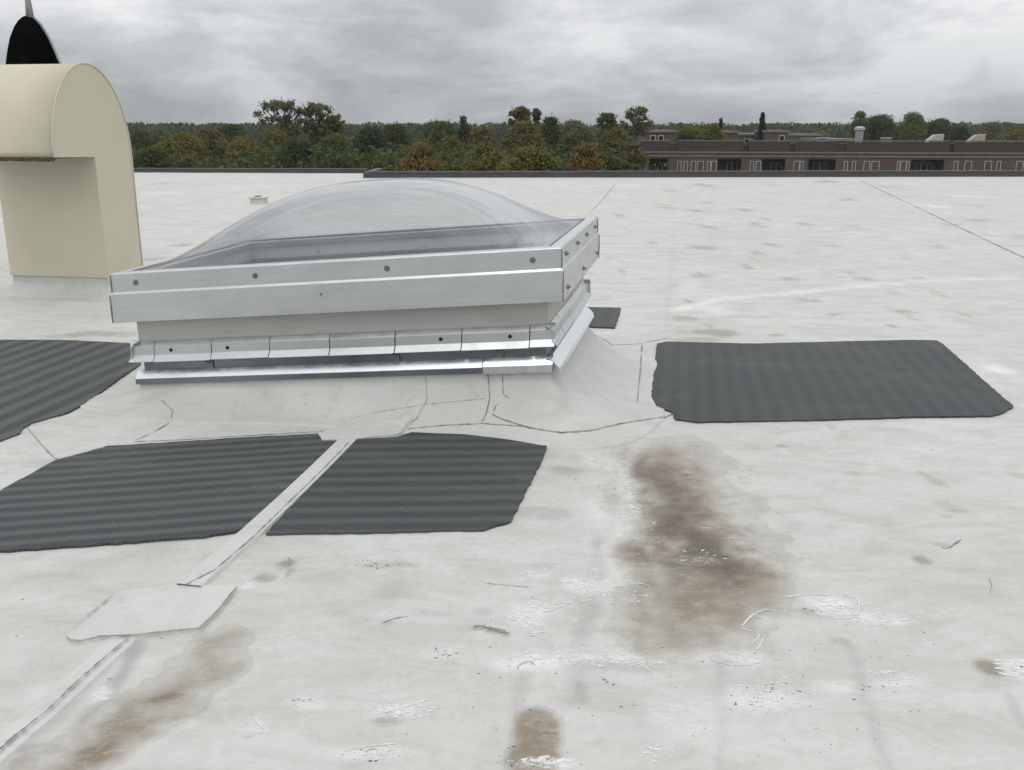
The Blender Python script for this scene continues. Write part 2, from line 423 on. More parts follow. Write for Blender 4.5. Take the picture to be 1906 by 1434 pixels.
RA = at(683, 331); RB = at(2100, 328.5)           # near roof edge, right stretch
LA = at(-160, 319.5); LB = at(683, 322.5)         # roof edge set further back on the left
def yfar(x):
    if x < RA.x: return LA.y + (LB.y - LA.y) * (x - LA.x) / (LB.x - LA.x)
    return RA.y + (RB.y - RA.y) * (x - RA.x) / (RB.x - RA.x)

# flat roof sheet with a fine grid near the viewer
def axis(a, b, fine, lo, hi, g=1.06):
    pts = list(np.arange(lo, hi, fine)); s = fine; p = pts[-1]
    while p < b: s = min(s * g, 0.35); p = min(p + s, b); pts.append(p)
    s = fine; p = pts[0]; pre = []
    while p > a: s = min(s * g, 0.35); p = max(p - s, a); pre.append(p)
    return np.array(pre[::-1] + pts)
xs = axis(-20, 26, 0.0125, -2.9, 3.3); ys = axis(-6, 60, 0.0125, 1.75, 6.9)
xs = np.sort(np.append(xs[np.abs(xs - RA.x) > .01], [RA.x - 0.002, RA.x + 0.002]))
YM = 12.0
ny = int((ys < YM).sum()); far_t = np.linspace(0, 1, 90) ** 1.0
YF = np.array([yfar(x) for x in xs])
X = np.repeat(xs[None, :], ny + 90, 0)
Y = np.vstack([np.repeat(ys[:ny, None], len(xs), 1), YM + (YF[None, :] - YM) * far_t[:, None]])
und = fbm(X * 0.9, Y * 0.9, 3, 4); rip = fbm(X * 3.1 + 5, Y * 3.1, 9, 3)
Z = -0.009 * (1 - und) - 0.0025 * (1 - rip)
nr_, nc_ = X.shape
V = np.stack([X.ravel(), Y.ravel(), Z.ravel()], 1)
ii = np.arange(nr_ * nc_).reshape(nr_, nc_)
Q = np.stack([ii[:-1, :-1], ii[:-1, 1:], ii[1:, 1:], ii[1:, :-1]], -1).reshape(-1, 4)
roof = np_mesh('roof_membrane', V, Q, M['membrane'], smooth=True)
tag(roof, 'large flat roof of dirty white membrane with brown stains and scuffs', kind='structure')

CH = {k: np.zeros(X.shape, np.float32) for k in ('gray', 'brown', 'dark', 'scuff', 'pale')}
WX = (fbm(X * 5, Y * 5, 21, 5) - 0.5); WY = (fbm(X * 5, Y * 5, 37, 5) - 0.5)
EDGE = fbm(X * 22, Y * 14, 51, 4) - 0.5
def blob(ch, u, v, ru, rv, amt, rot=0.0, soft=0.55, warp=0.5):
    c = at(u, v); rx = (at(u + ru, v) - c).length; ry = (at(u, v - rv) - at(u, v + rv)).length / 2
    m = max(rx, ry) * 2.2 + 0.1
    x0, x1 = np.searchsorted(xs, [c.x - m, c.x + m])
    rows = np.where((np.abs(Y[:, min(max(x0, 0), nc_ - 1)] - c.y) < m + 0.5))[0]
    if len(rows) == 0 or x1 <= x0: return
    sl = (slice(rows[0], rows[-1] + 1), slice(x0, x1))
    dx = X[sl] - c.x + WX[sl] * rx * warp * 2; dy = Y[sl] - c.y + WY[sl] * ry * warp * 2
    ca, sa = math.cos(rot), math.sin(rot)
    a = (dx * ca + dy * sa) / rx; b = (-dx * sa + dy * ca) / ry
    d = np.sqrt(a * a + b * b) + EDGE[sl] * 0.6 * warp
    k = np.clip((1.0 - d) / soft, 0, 1); k = k * k * (3 - 2 * k) * amt
    CH[ch][sl] = 1 - (1 - CH[ch][sl]) * (1 - k)
def stroke(ch, pts, w, amt, soft=0.6, jit=0.25, warp=0.3):
    P = [at(*p) for p in pts]
    for i in range(len(P) - 1):
        a, b = P[i], P[i + 1]; L = (b - a).length
        m = w * 2 + 0.1
        x0, x1 = np.searchsorted(xs, [min(a.x, b.x) - m, max(a.x, b.x) + m])
        col = Y[:, min(max((x0 + x1) // 2, 0), nc_ - 1)]
        rows = np.where((col > min(a.y, b.y) - m - .5) & (col < max(a.y, b.y) + m + .5))[0]
        if len(rows) == 0 or x1 <= x0: continue
        sl = (slice(rows[0], rows[-1] + 1), slice(x0, x1))
        px = X[sl] + WX[sl] * w * warp * 2 - a.x; py = Y[sl] + WY[sl] * w * warp * 2 - a.y
        dx, dy = (b.x - a.x) / L, (b.y - a.y) / L
        t = np.clip(px * dx + py * dy, 0, L)
        d = np.hypot(px - t * dx, py - t * dy) / w + EDGE[sl] * jit
        k = np.clip((1 - d) / soft, 0, 1) * amt
        CH[ch][sl] = np.maximum(CH[ch][sl], k)
# the large brown-purple stain
stroke('brown', [(1225, 850), (1245, 930), (1290, 1000), (1330, 1060), (1310, 1130)], .31, .78, 1.0, jit=.5, warp=.5)
stroke('dark', [(1230, 880), (1262, 950), (1300, 1010), (1345, 1050)], .18, .55, 1.0, jit=.5, warp=.5)
for a in ((1235, 880, 85, 62, .6), (1290, 960, 145, 80, .75), (1310, 1040, 195, 95, .8), (1400, 1060, 110, 85, .7), (1280, 1125, 175, 75, .75),
          (1190, 1040, 55, 110, .65), (1205, 940, 50, 100, .6), (1250, 1185, 110, 36, .5), (1165, 1130, 50, 70, .45)):
    blob('brown', *a, soft=1.0, warp=.5)
for a in ((1300, 1000, 125, 65, .7), (1310, 1045, 135, 50, .75), (1225, 890, 55, 50, .4), (1260, 950, 90, 60, .5), (1240, 1090, 95, 45, .3)):
    blob('dark', *a, soft=.9, warp=.7)
# brown run along the seam at lower left
for a in ((315, 1292, 62, 24, .9), (270, 1345, 105, 42, .9), (215, 1395, 110, 36, .95), (150, 1430, 80, 26, .5)):
    blob('brown', *a, rot=.5, soft=.8, warp=.6)
for a in ((315, 1290, 36, 12, .35), (215, 1385, 60, 16, .35)): blob('dark', *a, rot=.5, soft=.9)
for a in ((1005, 1340, 52, 42, .85), (998, 1370, 56, 40, .8), (985, 1405, 62, 42, .85)): blob('brown', *a, soft=.35, warp=.4)
for a in ((528, 1046, 22, 10, .75), (495, 1070, 26, 10, .6), (540, 1058, 8, 14, .5), (1715, 1045, 20, 10, .65), (1835, 1240, 32, 18, .8), (1270, 591, 32, 6, .45),
          (1318, 618, 60, 9, .6), (1290, 632, 60, 5, .4), (720, 1338, 40, 14, .5), (1760, 960, 20, 6, .2), (185, 622, 90, 8, .5), (60, 1415, 40, 20, .4)):
    blob('brown', *a, warp=.6)
stroke('gray', [(1330, 1225), (1345, 1300), (1352, 1450)], .026, .25, .95, warp=.9); stroke('gray', [(1575, 1195), (1610, 1290), (1640, 1390), (1655, 1440)], .026, .28, .95, warp=1.0)
stroke('gray', [(1880, 1290), (1906, 1350)], .02, .3)
stroke('gray', [(1175, 805), (1150, 900), (1125, 1000), (1105, 1100), (1085, 1220), (1075, 1310)], .045, .26, .9, warp=.7)
stroke('scuff', [(1195, 810), (1165, 900), (1145, 1000), (1125, 1090)], .06, .55, .95, jit=.9, warp=1.2)
stroke('gray', [(985, 1240), (965, 1330), (945, 1434)], .03, .3, .95, warp=.8)
stroke('gray', [(1250, 345), (1255, 440), (1243, 560), (1238, 640)], .04, .12, .9)
stroke('gray', [(205, 1215), (150, 1290), (60, 1380), (20, 1434)], .04, .4, .9, warp=.9)
stroke('gray', [(255, 1195), (230, 1240), (190, 1300), (150, 1350)], .04, .5, .9, warp=.9)
stroke('brown', [(425, 1178), (385, 1215), (335, 1275), (270, 1340), (190, 1400), (110, 1450)], .125, .75, 1.0, jit=.7, warp=1.0)
stroke('brown', [(330, 1285), (255, 1352), (160, 1425)], .095, .85, 1.0, jit=.6, warp=.8)
# greys: ponding marks, smears, footprints, and wrinkle shading painted at lower left
stroke('gray', [(882, 1166), (915, 1170), (945, 1178)], .012, .95, .3)
for a in ((1050, 875, 38, 14, .45), (1010, 955, 52, 16, .35), (720, 1158, 20, 6, .5), (800, 1140, 70, 8, .22), (900, 1135, 30, 10, .3), (760, 1050, 30, 5, .4), (700, 1052, 50, 7, .35),
          (250, 1210, 20, 30, .35), (215, 1265, 25, 40, .35), (80, 1390, 90, 12, .4), (100, 860, 60, 10, .3), (640, 1130, 120, 25, .15), (1210, 1235, 120, 18, .35),
          (1455, 829, 13, 5, .75), (1590, 880, 25, 6, .35), (1780, 948, 40, 4, .4), (1750, 1012, 22, 5, .5), (1510, 1135, 26, 10, .5), (1560, 1190, 26, 10, .4),
          (1350, 1230, 14, 6, .5), (1110, 1010, 14, 34, .3), (1130, 900, 20, 70, .22), (1090, 1130, 30, 60, .22), (1085, 1290, 18, 26, .35), (150, 1250, 12, 4, .6)):
    blob('gray', *a, warp=.6)
for u, v, r in ((1310, 345, 22), (1300, 393, 26), (1385, 390, 22), (1315, 422, 24), (1410, 418, 26), (1500, 417, 20), (1308, 460, 30), (1410, 470, 20), (1440, 456, 14),
                (1545, 457, 22), (1740, 458, 18), (1300, 513, 22), (1470, 518, 24), (1605, 518, 26), (1580, 506, 20), (1390, 495, 10), (1500, 558, 36), (1680, 580, 28), (1660, 607, 14), (1550, 585, 16),
                (1720, 520, 14), (1830, 410, 24), (1880, 440, 20), (1840, 346, 12), (1540, 338, 24), (1150, 400, 12), (1160, 505, 8), (300, 342, 18), (380, 345, 10), (330, 457, 24),
                (290, 480, 20), (1210, 450, 12), (1280, 560, 14), (1660, 350, 14), (1580, 372, 20), (1800, 380, 20)):
    blob('gray', u, v, r * 1.3, 4.5, .85, warp=.7, soft=.9)
for a in ((1125, 850, 70, 60, .6), (1110, 960, 60, 60, .5), (1075, 1085, 60, 34, .7), (1000, 1130, 60, 40, .6), (1060, 1222, 150, 26, .75), (1555, 1125, 75, 24, .75), (1640, 1152, 90, 22, .5), (760, 1318, 90, 26, .6),
          (1440, 1295, 110, 36, .55), (1665, 1260, 60, 16, .5), (1890, 1245, 50, 24, .9), (700, 1400, 110, 18, .5), (1010, 1418, 100, 14, .7), (570, 1305, 50, 18, .4), (1190, 900, 30, 70, .4), (460, 1085, 30, 10, .8), (190, 1290, 26, 22, .7),
          (100, 1290, 80, 20, .5), (1860, 685, 34, 12, .9), (1740, 383, 50, 4, .9), (1790, 365, 60, 3, .7), (1330, 575, 50, 16, .8), (1300, 540, 50, 20, .4), (300, 360, 60, 5, .5), (1170, 345, 90, 5, .5), (1320, 1330, 160, 60, .3)):
    blob('pale', *a, warp=.9, soft=1.0)
stroke('pale', [(1270, 575), (1330, 558), (1400, 550), (1470, 545), (1600, 532), (1700, 524), (1880, 515)], .11, 1.0, .9, jit=.8, warp=.4)
_r = random.Random(31)
for _ in range(46):
    v = 345 + 560 * _r.random() ** 1.3; u = _r.uniform(1150, 1900)
    blob('brown', u, v, _r.uniform(8, 30), 2.5 + (v - 330) * .018 * _r.uniform(.5, 1.6), _r.uniform(.12, .42), warp=1.0, soft=1.0)
for _ in range(40):
    v = 350 + 1050 * _r.random(); u = _r.uniform(20, 1900)
    blob('gray', u, v, _r.uniform(20, 90), 4 + (v - 330) * .03 * _r.uniform(.5, 1.4), _r.uniform(.10, .30), warp=1.2, soft=1.0)
# pale scoured streaks and scuffs
for a in ((1890, 1240, 40, 22, 1.0), (985, 1140, 45, 36, .85), (1075, 1085, 50, 28, .95), (1000, 1065, 60, 12, .7), (750, 1318, 75, 24, .9), (1560, 1125, 65, 20, .95), (1640, 1155, 95, 20, .7), (1440, 1300, 95, 36, .7),
          (1060, 1222, 130, 24, 1.0), (1170, 1220, 80, 14, .9), (1120, 850, 60, 45, .5), (1100, 940, 60, 40, .4), (1010, 1418, 90, 14, 1.0), (1165, 900, 14, 80, .7), (1380, 1220, 60, 20, .7), (1420, 1150, 50, 18, .5), (190, 1290, 26, 22, .9),
          (460, 1085, 22, 8, 1.0), (560, 1305, 40, 18, .6), (700, 1400, 90, 18, .55), (485, 1350, 40, 18, .5), (1540, 1270, 60, 20, .7), (1860, 685, 22, 12, .9), (1740, 383, 40, 4, .8),
          (1790, 365, 40, 3, .6), (1690, 1260, 50, 20, .5), (1330, 980, 40, 16, .3), (1300, 1040, 70, 16, .35), (1465, 845, 12, 18, .4), (820, 1210, 60, 20, .35), (660, 1290, 160, 50, .3), (1250, 1330, 90, 60, .35)):
    blob('scuff', *a, warp=.7, soft=.8)
for nm, arr in CH.items():
    a = roof.data.attributes.new(nm, 'FLOAT', 'POINT')
    a.data.foreach_set('value', arr.ravel())

# roof edges
def edging(A, B, name, label, h, w=.22):
    d = (B - A).normalized(); n = Vector((-d.y, d.x, 0)); L = (B - A).length
    root = empty(name, A, (0, 0, math.atan2(d.y, d.x)))
    tag(root, label, 'roof edge')
    mb = MB(); mb.box(0, L, 0.0, w, -0.4, h * .72); mb.build('curb', M['edge'], root)
    mb = MB(); x = 0.0
    while x < L:
        x2 = min(x + 3.0, L); mb.box(x, x2 - .012, -0.015, w + .03, h * .72 + .002, h + rnd.uniform(-.006, .006)); x = x2
    mb.build('coping', M['edge'], root, bevel=.006)
    return root
edging(RA, RB, 'roof_parapet', 'long dark grey parapet strip along the far roof edge below the brick row building', .17)
edging(LA, LB, 'roof_parapet', 'dark grey parapet strip stepped further back, below the left trees', .13)
mb = MB(); mb.box(RA.x - .1, RA.x + .12, RA.y - .02, LB.y + .1, -.4, .15)
tag(mb.build('parapet_return', M['edge']), 'short dark return wall joining the two far parapet strips', 'roof edge')
mb = MB(); mb.add([(-20, -6, -.06), (26, -6, -.06), (26, YF[-1] + .1, -.06), (RA.x, RA.y + .1, -.06), (RA.x, LB.y + .1, -.06), (-20, YF[0] + .1, -.06),
                   (-20, -6, ground_z), (26, -6, ground_z), (26, YF[-1] + .1, ground_z), (RA.x, RA.y + .1, ground_z), (RA.x, LB.y + .1, ground_z), (-20, YF[0] + .1, ground_z)],
                  [(0, 1, 7, 6), (1, 2, 8, 7), (2, 3, 9, 8), (3, 4, 10, 9), (4, 5, 11, 10), (5, 0, 6, 11), (6, 7, 8, 9, 10, 11)])
tag(mb.build('building_base', M['brick']), kind='structure')

# ---------------------------------------------------------------- skylight
SK = 2.4
a_, b_, c_ = -0.1966, -0.0820, 0.0051
tx, ty, tz = -0.3285 * SK, 2.3233 * SK, CAM_H - 0.2724 * SK
HX, HY = SK / 2, 0.639 * SK / 2
SH_S, SH_K = 0.0018 / SK, 0.0775
ROT = Euler((c_, b_, a_), 'XYZ')
MS = Matrix.Translation((tx, ty, tz)) @ ROT.to_matrix().to_4x4()
DZ = -0.60
base = MS @ Vector((0, 0, DZ))
sky_l = empty('roof_skylight', base, ROT)
MB_L = Matrix.Translation(base) @ ROT.to_matrix().to_4x4()
tag(sky_l, 'rectangular roof skylight with clear acrylic dome, silver metal frame and white membrane skirt', 'skylight')
def sl(x, y, z):                     # skylight coordinates: z = 0 at frame top
    return Vector((x * (1 + SH_S * z) + SH_K * z, y, z - DZ))
def ring(mb, prof, nx=1, close=False):
    """sweep a profile of (offset, z) round the rectangle"""
    rows = []
    for off, z in prof:
        hx, hy = HX + off, HY + off
        rows.append([sl(-hx, -hy, z), sl(hx, -hy, z), sl(hx, hy, z), sl(-hx, hy, z)])
    b = len(mb.v); n = 4
    for r in rows: mb.v += [tuple(q) for q in r]
    m = len(rows)
    for i in range(m if close else m - 1):
        j = (i + 1) % m
        for k in range(4):
            k2 = (k + 1) % 4
            mb.f.append((b + i * 4 + k, b + i * 4 + k2, b + j * 4 + k2, b + j * 4 + k))
def ux(u): return (u - 205) / 842 * SK - HX
# retainer cap
mb = MB(); ring(mb, [(-.062, -.03), (-.062, 0), (-.009, 0), (0, -.007), (0, -.103), (-.012, -.103), (-.012, -.012), (-.05, -.012), (-.05, -.03)], close=True)
cap = mb.build('retainer_frame', M['alu'], sky_l, bevel=.0025)
mb = MB(); ring(mb, [(-.0115, -.098), (.001, -.100), (.010, -.112), (.010, -.262), (-.045, -.262), (-.045, -.256), (.004, -.256), (.004, -.112), (-.0115, -.107)], close=True)
lowf = mb.build('curb_frame', M['alu'], sky_l, bevel=.002)
mb = MB(); ring(mb, [(-.063, -.006), (-.086, -.008), (-.086, -.05), (-.063, -.05)], close=True)
mb.build('gasket', M['gasket'], sky_l)
mb = MB(); ring(mb, [(-.0865, -.012), (-.125, -.018), (-.125, -.05), (-.0865, -.05)], close=True)
mb.build('inner_rail', M['galv2'], sky_l)
mb = MB(); ring(mb, [(-.046, -.258), (-.075, -.262), (-.075, -.41)])
mb.build('curb_wall', M['curbwall'], sky_l)
mb = MB(); ring(mb, [(-.085, -.40), (-.085, -.61), (-.10, -.61), (-.10, -.40)], close=True)
mb.build('base_wall', M['galv'], sky_l)
# lower channel with bright ledge
mb = MB(); ring(mb, [(-.0845, -.549), (-.074, -.552), (-.046, -.588), (-.046, -.617), (-.075, -.617), (-.075, -.612), (-.050, -.612), (-.050, -.592), (-.076, -.558), (-.0845, -.556)], close=True)
chn = mb.build('base_channel', M['galv'], sky_l, bevel=.002)
def sweep(axis_, sgn, s0, s1, prof, mb, dz=0.0):
    rows = []
    for off, z in prof:
        if axis_ == 'x': y = sgn * (HY + off); p = [sl(s0, y, z + dz), sl(s1, y, z + dz)]
        else: x = sgn * (HX + off); p = [sl(x, s0, z + dz), sl(x, s1, z + dz)]
        rows.append(p)
    b = len(mb.v); m = len(rows)
    for r in rows: mb.v += [tuple(q) for q in r]
    for i in range(m):
        j = (i + 1) % m
        mb.f.append((b + 2 * i, b + 2 * i + 1, b + 2 * j + 1, b + 2 * j))
    mb.f.append(tuple(b + 2 * i for i in range(m))); mb.f.append(tuple(b + 2 * i + 1 for i in range(m)))
PP = [(-.086, -.380), (-.070, -.384), (-.047, -.408), (-.046, -.456), (-.022, -.488), (-.025, -.491), (-.049, -.460), (-.050, -.412), (-.072, -.389), (-.086, -.386)]
def panels(axis_, sgn, cuts, grp):
    for i in range(len(cuts) - 1):
        mb = MB(); j = rnd.uniform(-.002, .002); o = rnd.uniform(-.0015, .0025)
        sweep(axis_, sgn, cuts[i] + .0022, cuts[i + 1] - .0022, [(a + o, b) for a, b in PP], mb, j)
        mb.build('flashing_panel', M['alu'], sky_l, bevel=.001)
ex_ = HX - .03
panels('x', -1, [-ex_ + .004] + [ux(u) for u in (268, 386, 503, 621, 745, 868, 990)] + [ex_ - .004], 0)
panels('x', 1, list(np.linspace(-ex_, ex_, 9)), 0)
panels('y', 1, list(np.linspace(-HY + .03, HY - .03, 6)), 0)
panels('y', -1, list(np.linspace(-HY + .03, HY - .03, 6)), 0)
# lap plate on the right end of the front channel
mb = MB(); sweep('x', -1, ux(906), HX - .048, [(-.084, -.540), (-.072, -.543), (-.041, -.582), (-.041, -.621), (-.0445, -.621), (-.0445, -.584), (-.074, -.5475), (-.084, -.545)], mb)
mb.build('lap_plate', M['alu2'], sky_l)
mb = MB(); sweep('x', -1, -HX + .05, ux(904), [(-.084, -.544), (-.073, -.547), (-.0435, -.584), (-.0450, -.587), (-.074, -.551), (-.084, -.548)], mb)
mb.build('ledge_strip', M['alu2'], sky_l)
mb = MB(); sweep('y', 1, -HY + .05, HY - .045, [(-.084, -.545), (-.06, -.55), (-.012, -.600), (-.006, -.625), (-.012, -.627), (-.018, -.604), (-.064, -.556), (-.084, -.551)], mb)
mb.build('drip_edge', M['alu2'], sky_l, bevel=.001)
# fasteners
def screw(parent, p, n, r=.015, m='screw', name='screw', h=.006):
    mb = MB(); p = Vector(p); n = Vector(n)
    mb.tube([p, p + n * h * .4, p + n * h * .55], [r, r, r * .8], 14)
    mb.tube([p + n * h * .5, p + n * h * 1.5], [r * .52, r * .45], 6)
    return mb.build(name, M[m], parent)
for u in (255, 493, 741, 998): screw(cap, sl(ux(u), -HY - .001, -.055), (0, -1, 0))
for yy in (-.62, -.2, .2, .62): screw(cap, sl(HX + .001, yy, -.05), (1, 0, 0), .013, h=.010)
for yy in (-.62, .0, .66): screw(lowf, sl(HX + .011, yy, -.215), (1, 0, 0), .013, h=.010)
for xx in (-.9, -.3, .3, .9): screw(cap, sl(xx, HY + .001, -.055), (0, 1, 0))
for yy in (-.6, 0, .6): screw(cap, sl(-HX - .001, yy, -.055), (-1, 0, 0))
screw(lowf, sl(ux(618), -HY - .011, -.165), (0, -1, 0), .006)
for u in (303, 419, 830, 955):
    screw(sky_l, sl(ux(u), -HY + .044, -.432), (0, -1, 0), .0095, 'hole', 'rivet', .004)
for u in (372, 740, 933):
    x = ux(u); mb = MB()
    q = sl(x, -HY + .085, -.50)
    mb.box(q.x - .022, q.x + .022, q.y - .010, q.y + .006, q.z - .050, q.z + .012)
    mb.tube([(q.x - .006, q.y - .008, q.z - .005), (q.x + .004, q.y - .026, q.z - .012)], .009, 8)
    mb.build('clip', M['screw'], sky_l, bevel=.002)
for sx in (-1, 1):
    for sy in (-1, 1):
        for par, off, z0, z1 in ((cap, .0012, -.012, -.102), (lowf, .0112, -.116, -.261)):
            q0, q1 = sl(sx * (HX + off), sy * (HY + off), z0), sl(sx * (HX + off), sy * (HY + off), z1); m_ = (q0 + q1) / 2 + Vector((rnd.uniform(-.001, .001), 0, 0))
            mb = MB(); mb.tube([q0, m_, q1], [.0022, .0042, .0026], 6); mb.build('corner_joint', M['screw'], par)
# shaft: lower wall coloured darker to stand for shade in the depth
mb = MB(); ring(mb, [(-.110, -.05), (-.110, -.125)]); mb.build('shaft_rail', M['liner'], sky_l)
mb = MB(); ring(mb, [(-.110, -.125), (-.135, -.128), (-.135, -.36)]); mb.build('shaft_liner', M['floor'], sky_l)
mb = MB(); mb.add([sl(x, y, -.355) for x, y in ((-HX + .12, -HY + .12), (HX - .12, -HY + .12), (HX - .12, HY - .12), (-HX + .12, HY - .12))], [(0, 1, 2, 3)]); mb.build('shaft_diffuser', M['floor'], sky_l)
for xx in (-.62, .12, .70):
    mb = MB(); mb.tube([sl(xx, HY - .112, -.10), sl(xx, HY - .125, -.10)], .008, 8); mb.build('liner_clip', M['alu2'], sky_l)
# dome
nx_, ny_ = 96, 64
DX, DY, DHT = HX - .072, HY - .072, .355
gx = np.linspace(-1, 1, nx_ + 1); gy = np.linspace(-1, 1, ny_ + 1)
def g1(s): return np.clip(1 - np.abs(s) ** 2.6, 0, 1) ** 1.5
def g2(s): return np.clip(1 - np.abs(s) ** 2.8, 0, 1) ** 1.05
GX, GY = np.meshgrid(gx, gy)
GZ = DHT * g1(GX) * g2(GY)
VV = np.array([sl(x * DX, y * DY, z - .004) for x, y, z in zip(GX.ravel(), GY.ravel(), GZ.ravel())])
ii = np.arange((nx_ + 1) * (ny_ + 1)).reshape(ny_ + 1, nx_ + 1)
QQ = np.stack([ii[:-1, :-1], ii[:-1, 1:], ii[1:, 1:], ii[1:, :-1]], -1).reshape(-1, 4)
dome = np_mesh('acrylic_dome', VV, QQ, M['dome'], sky_l, smooth=True)
sm = dome.modifiers.new('thickness', 'SOLIDIFY'); sm.thickness = .005; sm.offset = -1

# flashing skirt from curb to roof
def skirt():
    per = []     # (x, y, nx, ny)
    hx, hy = HX - .062, HY - .062
    def side(x0, y0, x1, y1, nx, ny, n):
        for i in range(n): t = i / n; per.append((x0 + (x1 - x0) * t, y0 + (y1 - y0) * t, nx, ny))
    def corner(x, y, a0):
        for i in range(12): a = a0 + R(90) * i / 12; per.append((x, y, math.cos(a), math.sin(a)))
    side(-hx, -hy, hx, -hy, 0, -1, 70); corner(hx, -hy, R(-90))
    side(hx, -hy, hx, hy, 1, 0, 44); corner(hx, hy, 0)
    side(hx, hy, -hx, hy, 0, 1, 70); corner(-hx, hy, R(90))
    side(-hx, hy, -hx, -hy, -1, 0, 44); corner(-hx, -hy, R(180))
    inv = MB_L.inverted(); verts = []; n = len(per); K = 20
    for i, (x, y, nx, ny) in enumerate(per):
        top = MB_L @ sl(x, y, -.585); mid = MB_L @ sl(x + nx * .004, y + ny * .004, -.655)
        mid.z = max(mid.z, .03)
        nw = (MB_L.to_3x3() @ Vector((nx, ny, 0))); nw.z = 0; nw.normalize()
        th = i / n * 2 * math.pi
        d = .30 + .62 * mid.z + .07 * math.sin(3 * th + 1) + .05 * math.sin(7 * th)
        d *= 1 - .34 * max(0.0, -ny) ** 3 * min(1.0, max(0.0, (1.25 - x) / .5))
        verts.append(top); 
        for j in range(K + 1):
            t = j / K
            z = mid.z * (1 - t) ** 2.1 + .0045 * t - .0
            p = mid + nw * (d * t ** 1.15)
            w = math.sin(math.pi * min(1, t + .12)) * .034 * (float(fbm(np.array(p.x * 5.), np.array(p.y * 5.), 4, 3)) - .5)
            verts.append(Vector((p.x, p.y, max(z + w, .0045))))
        verts.append(Vector((verts[-1].x + nw.x * .004, verts[-1].y + nw.y * .004, -.03)))
    verts = [inv @ v for v in verts]; r = K + 3
    F = [(i * r + j, ((i + 1) % n) * r + j, ((i + 1) % n) * r + j + 1, i * r + j + 1) for i in range(n) for j in range(r - 1)]
    return verts, F
sv, sf = skirt()
mb = MB(); mb.v = [tuple(v) for v in sv]; mb.f = sf
skirt_o = mb.build('membrane_skirt', M['flash'], sky_l, smooth=True)

# surfaces for laying seam lines onto
def bvh_world(verts, faces): return BVHTree.FromPolygons([tuple(v) for v in verts], faces)
BV = bvh_world([MB_L @ v for v in sv], sf)
def roof_z(x, y):
    j = int(np.clip(np.searchsorted(xs, x), 0, nc_ - 1)); i = int(np.clip(np.searchsorted(Y[:, j], y), 1, nr_ - 1))
    return float(max(Z[i, j], Z[i - 1, j]))
def roof_at(u, v, lift=.001):
    p = at(u, v)
    for _ in range(2): p = at(u, v, roof_z(p.x, p.y) + lift)
    return p
def on_surf(u, v, lift=.003):
    d = ray(u, v).normalized(); o = Vector((0, 0, CAM_H))
    h, n, i, dist = BV.ray_cast(o, d)
    if h is not None and h.z > .004:
        if n.dot(d) > 0: n = -n
        return h + n * lift, n
    return roof_at(u, v, lift), Vector((0, 0, 1))
def seam(pts, w, m='seam', lift=.0025, parent=None, name='seam_line', step=7.0):
    P = []
    for i in range(len(pts) - 1):
        (u0, v0), (u1, v1) = pts[i], pts[i + 1]; L = math.hypot(u1 - u0, v1 - v0); k = max(1, int(L / step))
        for j in range(k): t = j / k; P.append((u0 + (u1 - u0) * t, v0 + (v1 - v0) * t))
    P.append(pts[-1])
    Q = [on_surf(u, v, lift) for u, v in P]
    mb = MB(); b = []
    for i, (p, n) in enumerate(Q):
        d = (Q[min(i + 1, len(Q) - 1)][0] - Q[max(i - 1, 0)][0]); d = d.normalized() if d.length > 1e-6 else Vector((1, 0, 0))
        s = n.cross(d).normalized(); ww = w * (.25 + .95 * rnd.random() ** 1.4) / 2
        if i in (0, len(Q) - 1): ww *= .3
        jt = s * rnd.uniform(-.12, .12) * w
        b.append((p + s * ww + jt, p - s * ww + jt))
    vs = [q for pr in b for q in pr]
    if parent is not None:
        pm = MB_L if parent in (sky_l, skirt_o) else parent.matrix_world
        inv = pm.inverted(); vs = [inv @ q for q in vs]
    mb.add(vs, [(2 * i, 2 * i + 1, 2 * i + 3, 2 * i + 2) for i in range(len(b) - 1)])
    return mb.build(name, M[m], parent)
# lines on the skirt (children of the skirt)
for pts, w, m in (
    ([(935, 690), (937, 735), (950, 742)], .006, 'seam'), ([(908, 690), (912, 740), (905, 770), (895, 790)], .008, 'seam'),
    ([(793, 700), (795, 745), (775, 780), (750, 800), (735, 808)], .007, 'seamfaint'),
    ([(1195, 640), (1192, 690), (1186, 750)], .009, 'seam'), ([(1100, 622), (1125, 632), (1140, 642), (1190, 640), (1250, 628)], .009, 'seam'),
    ([(300, 745), (322, 765), (318, 785), (285, 805), (250, 820)], .007, 'seam'),
    ([(915, 770), (932, 780), (985, 797), (1045, 806), (1100, 802), (1160, 788), (1240, 776), (1252, 770), (1245, 764)], .010, 'seam'),
    ([(925, 752), (918, 768)], .006, 'seam'),
    ([(50, 795), (75, 825), (100, 852), (122, 858)], .010, 'seam'),
    ([(250, 822), (330, 819), (440, 812), (560, 805), (625, 802)], .010, 'seam'),
    ([(630, 786), (700, 768), (800, 752), (905, 742)], .003, 'seamfaint'),
    ([(758, 800), (775, 797), (830, 792), (900, 789), (985, 795)], .009, 'seam'),):
    seam(pts, w, m, parent=skirt_o)

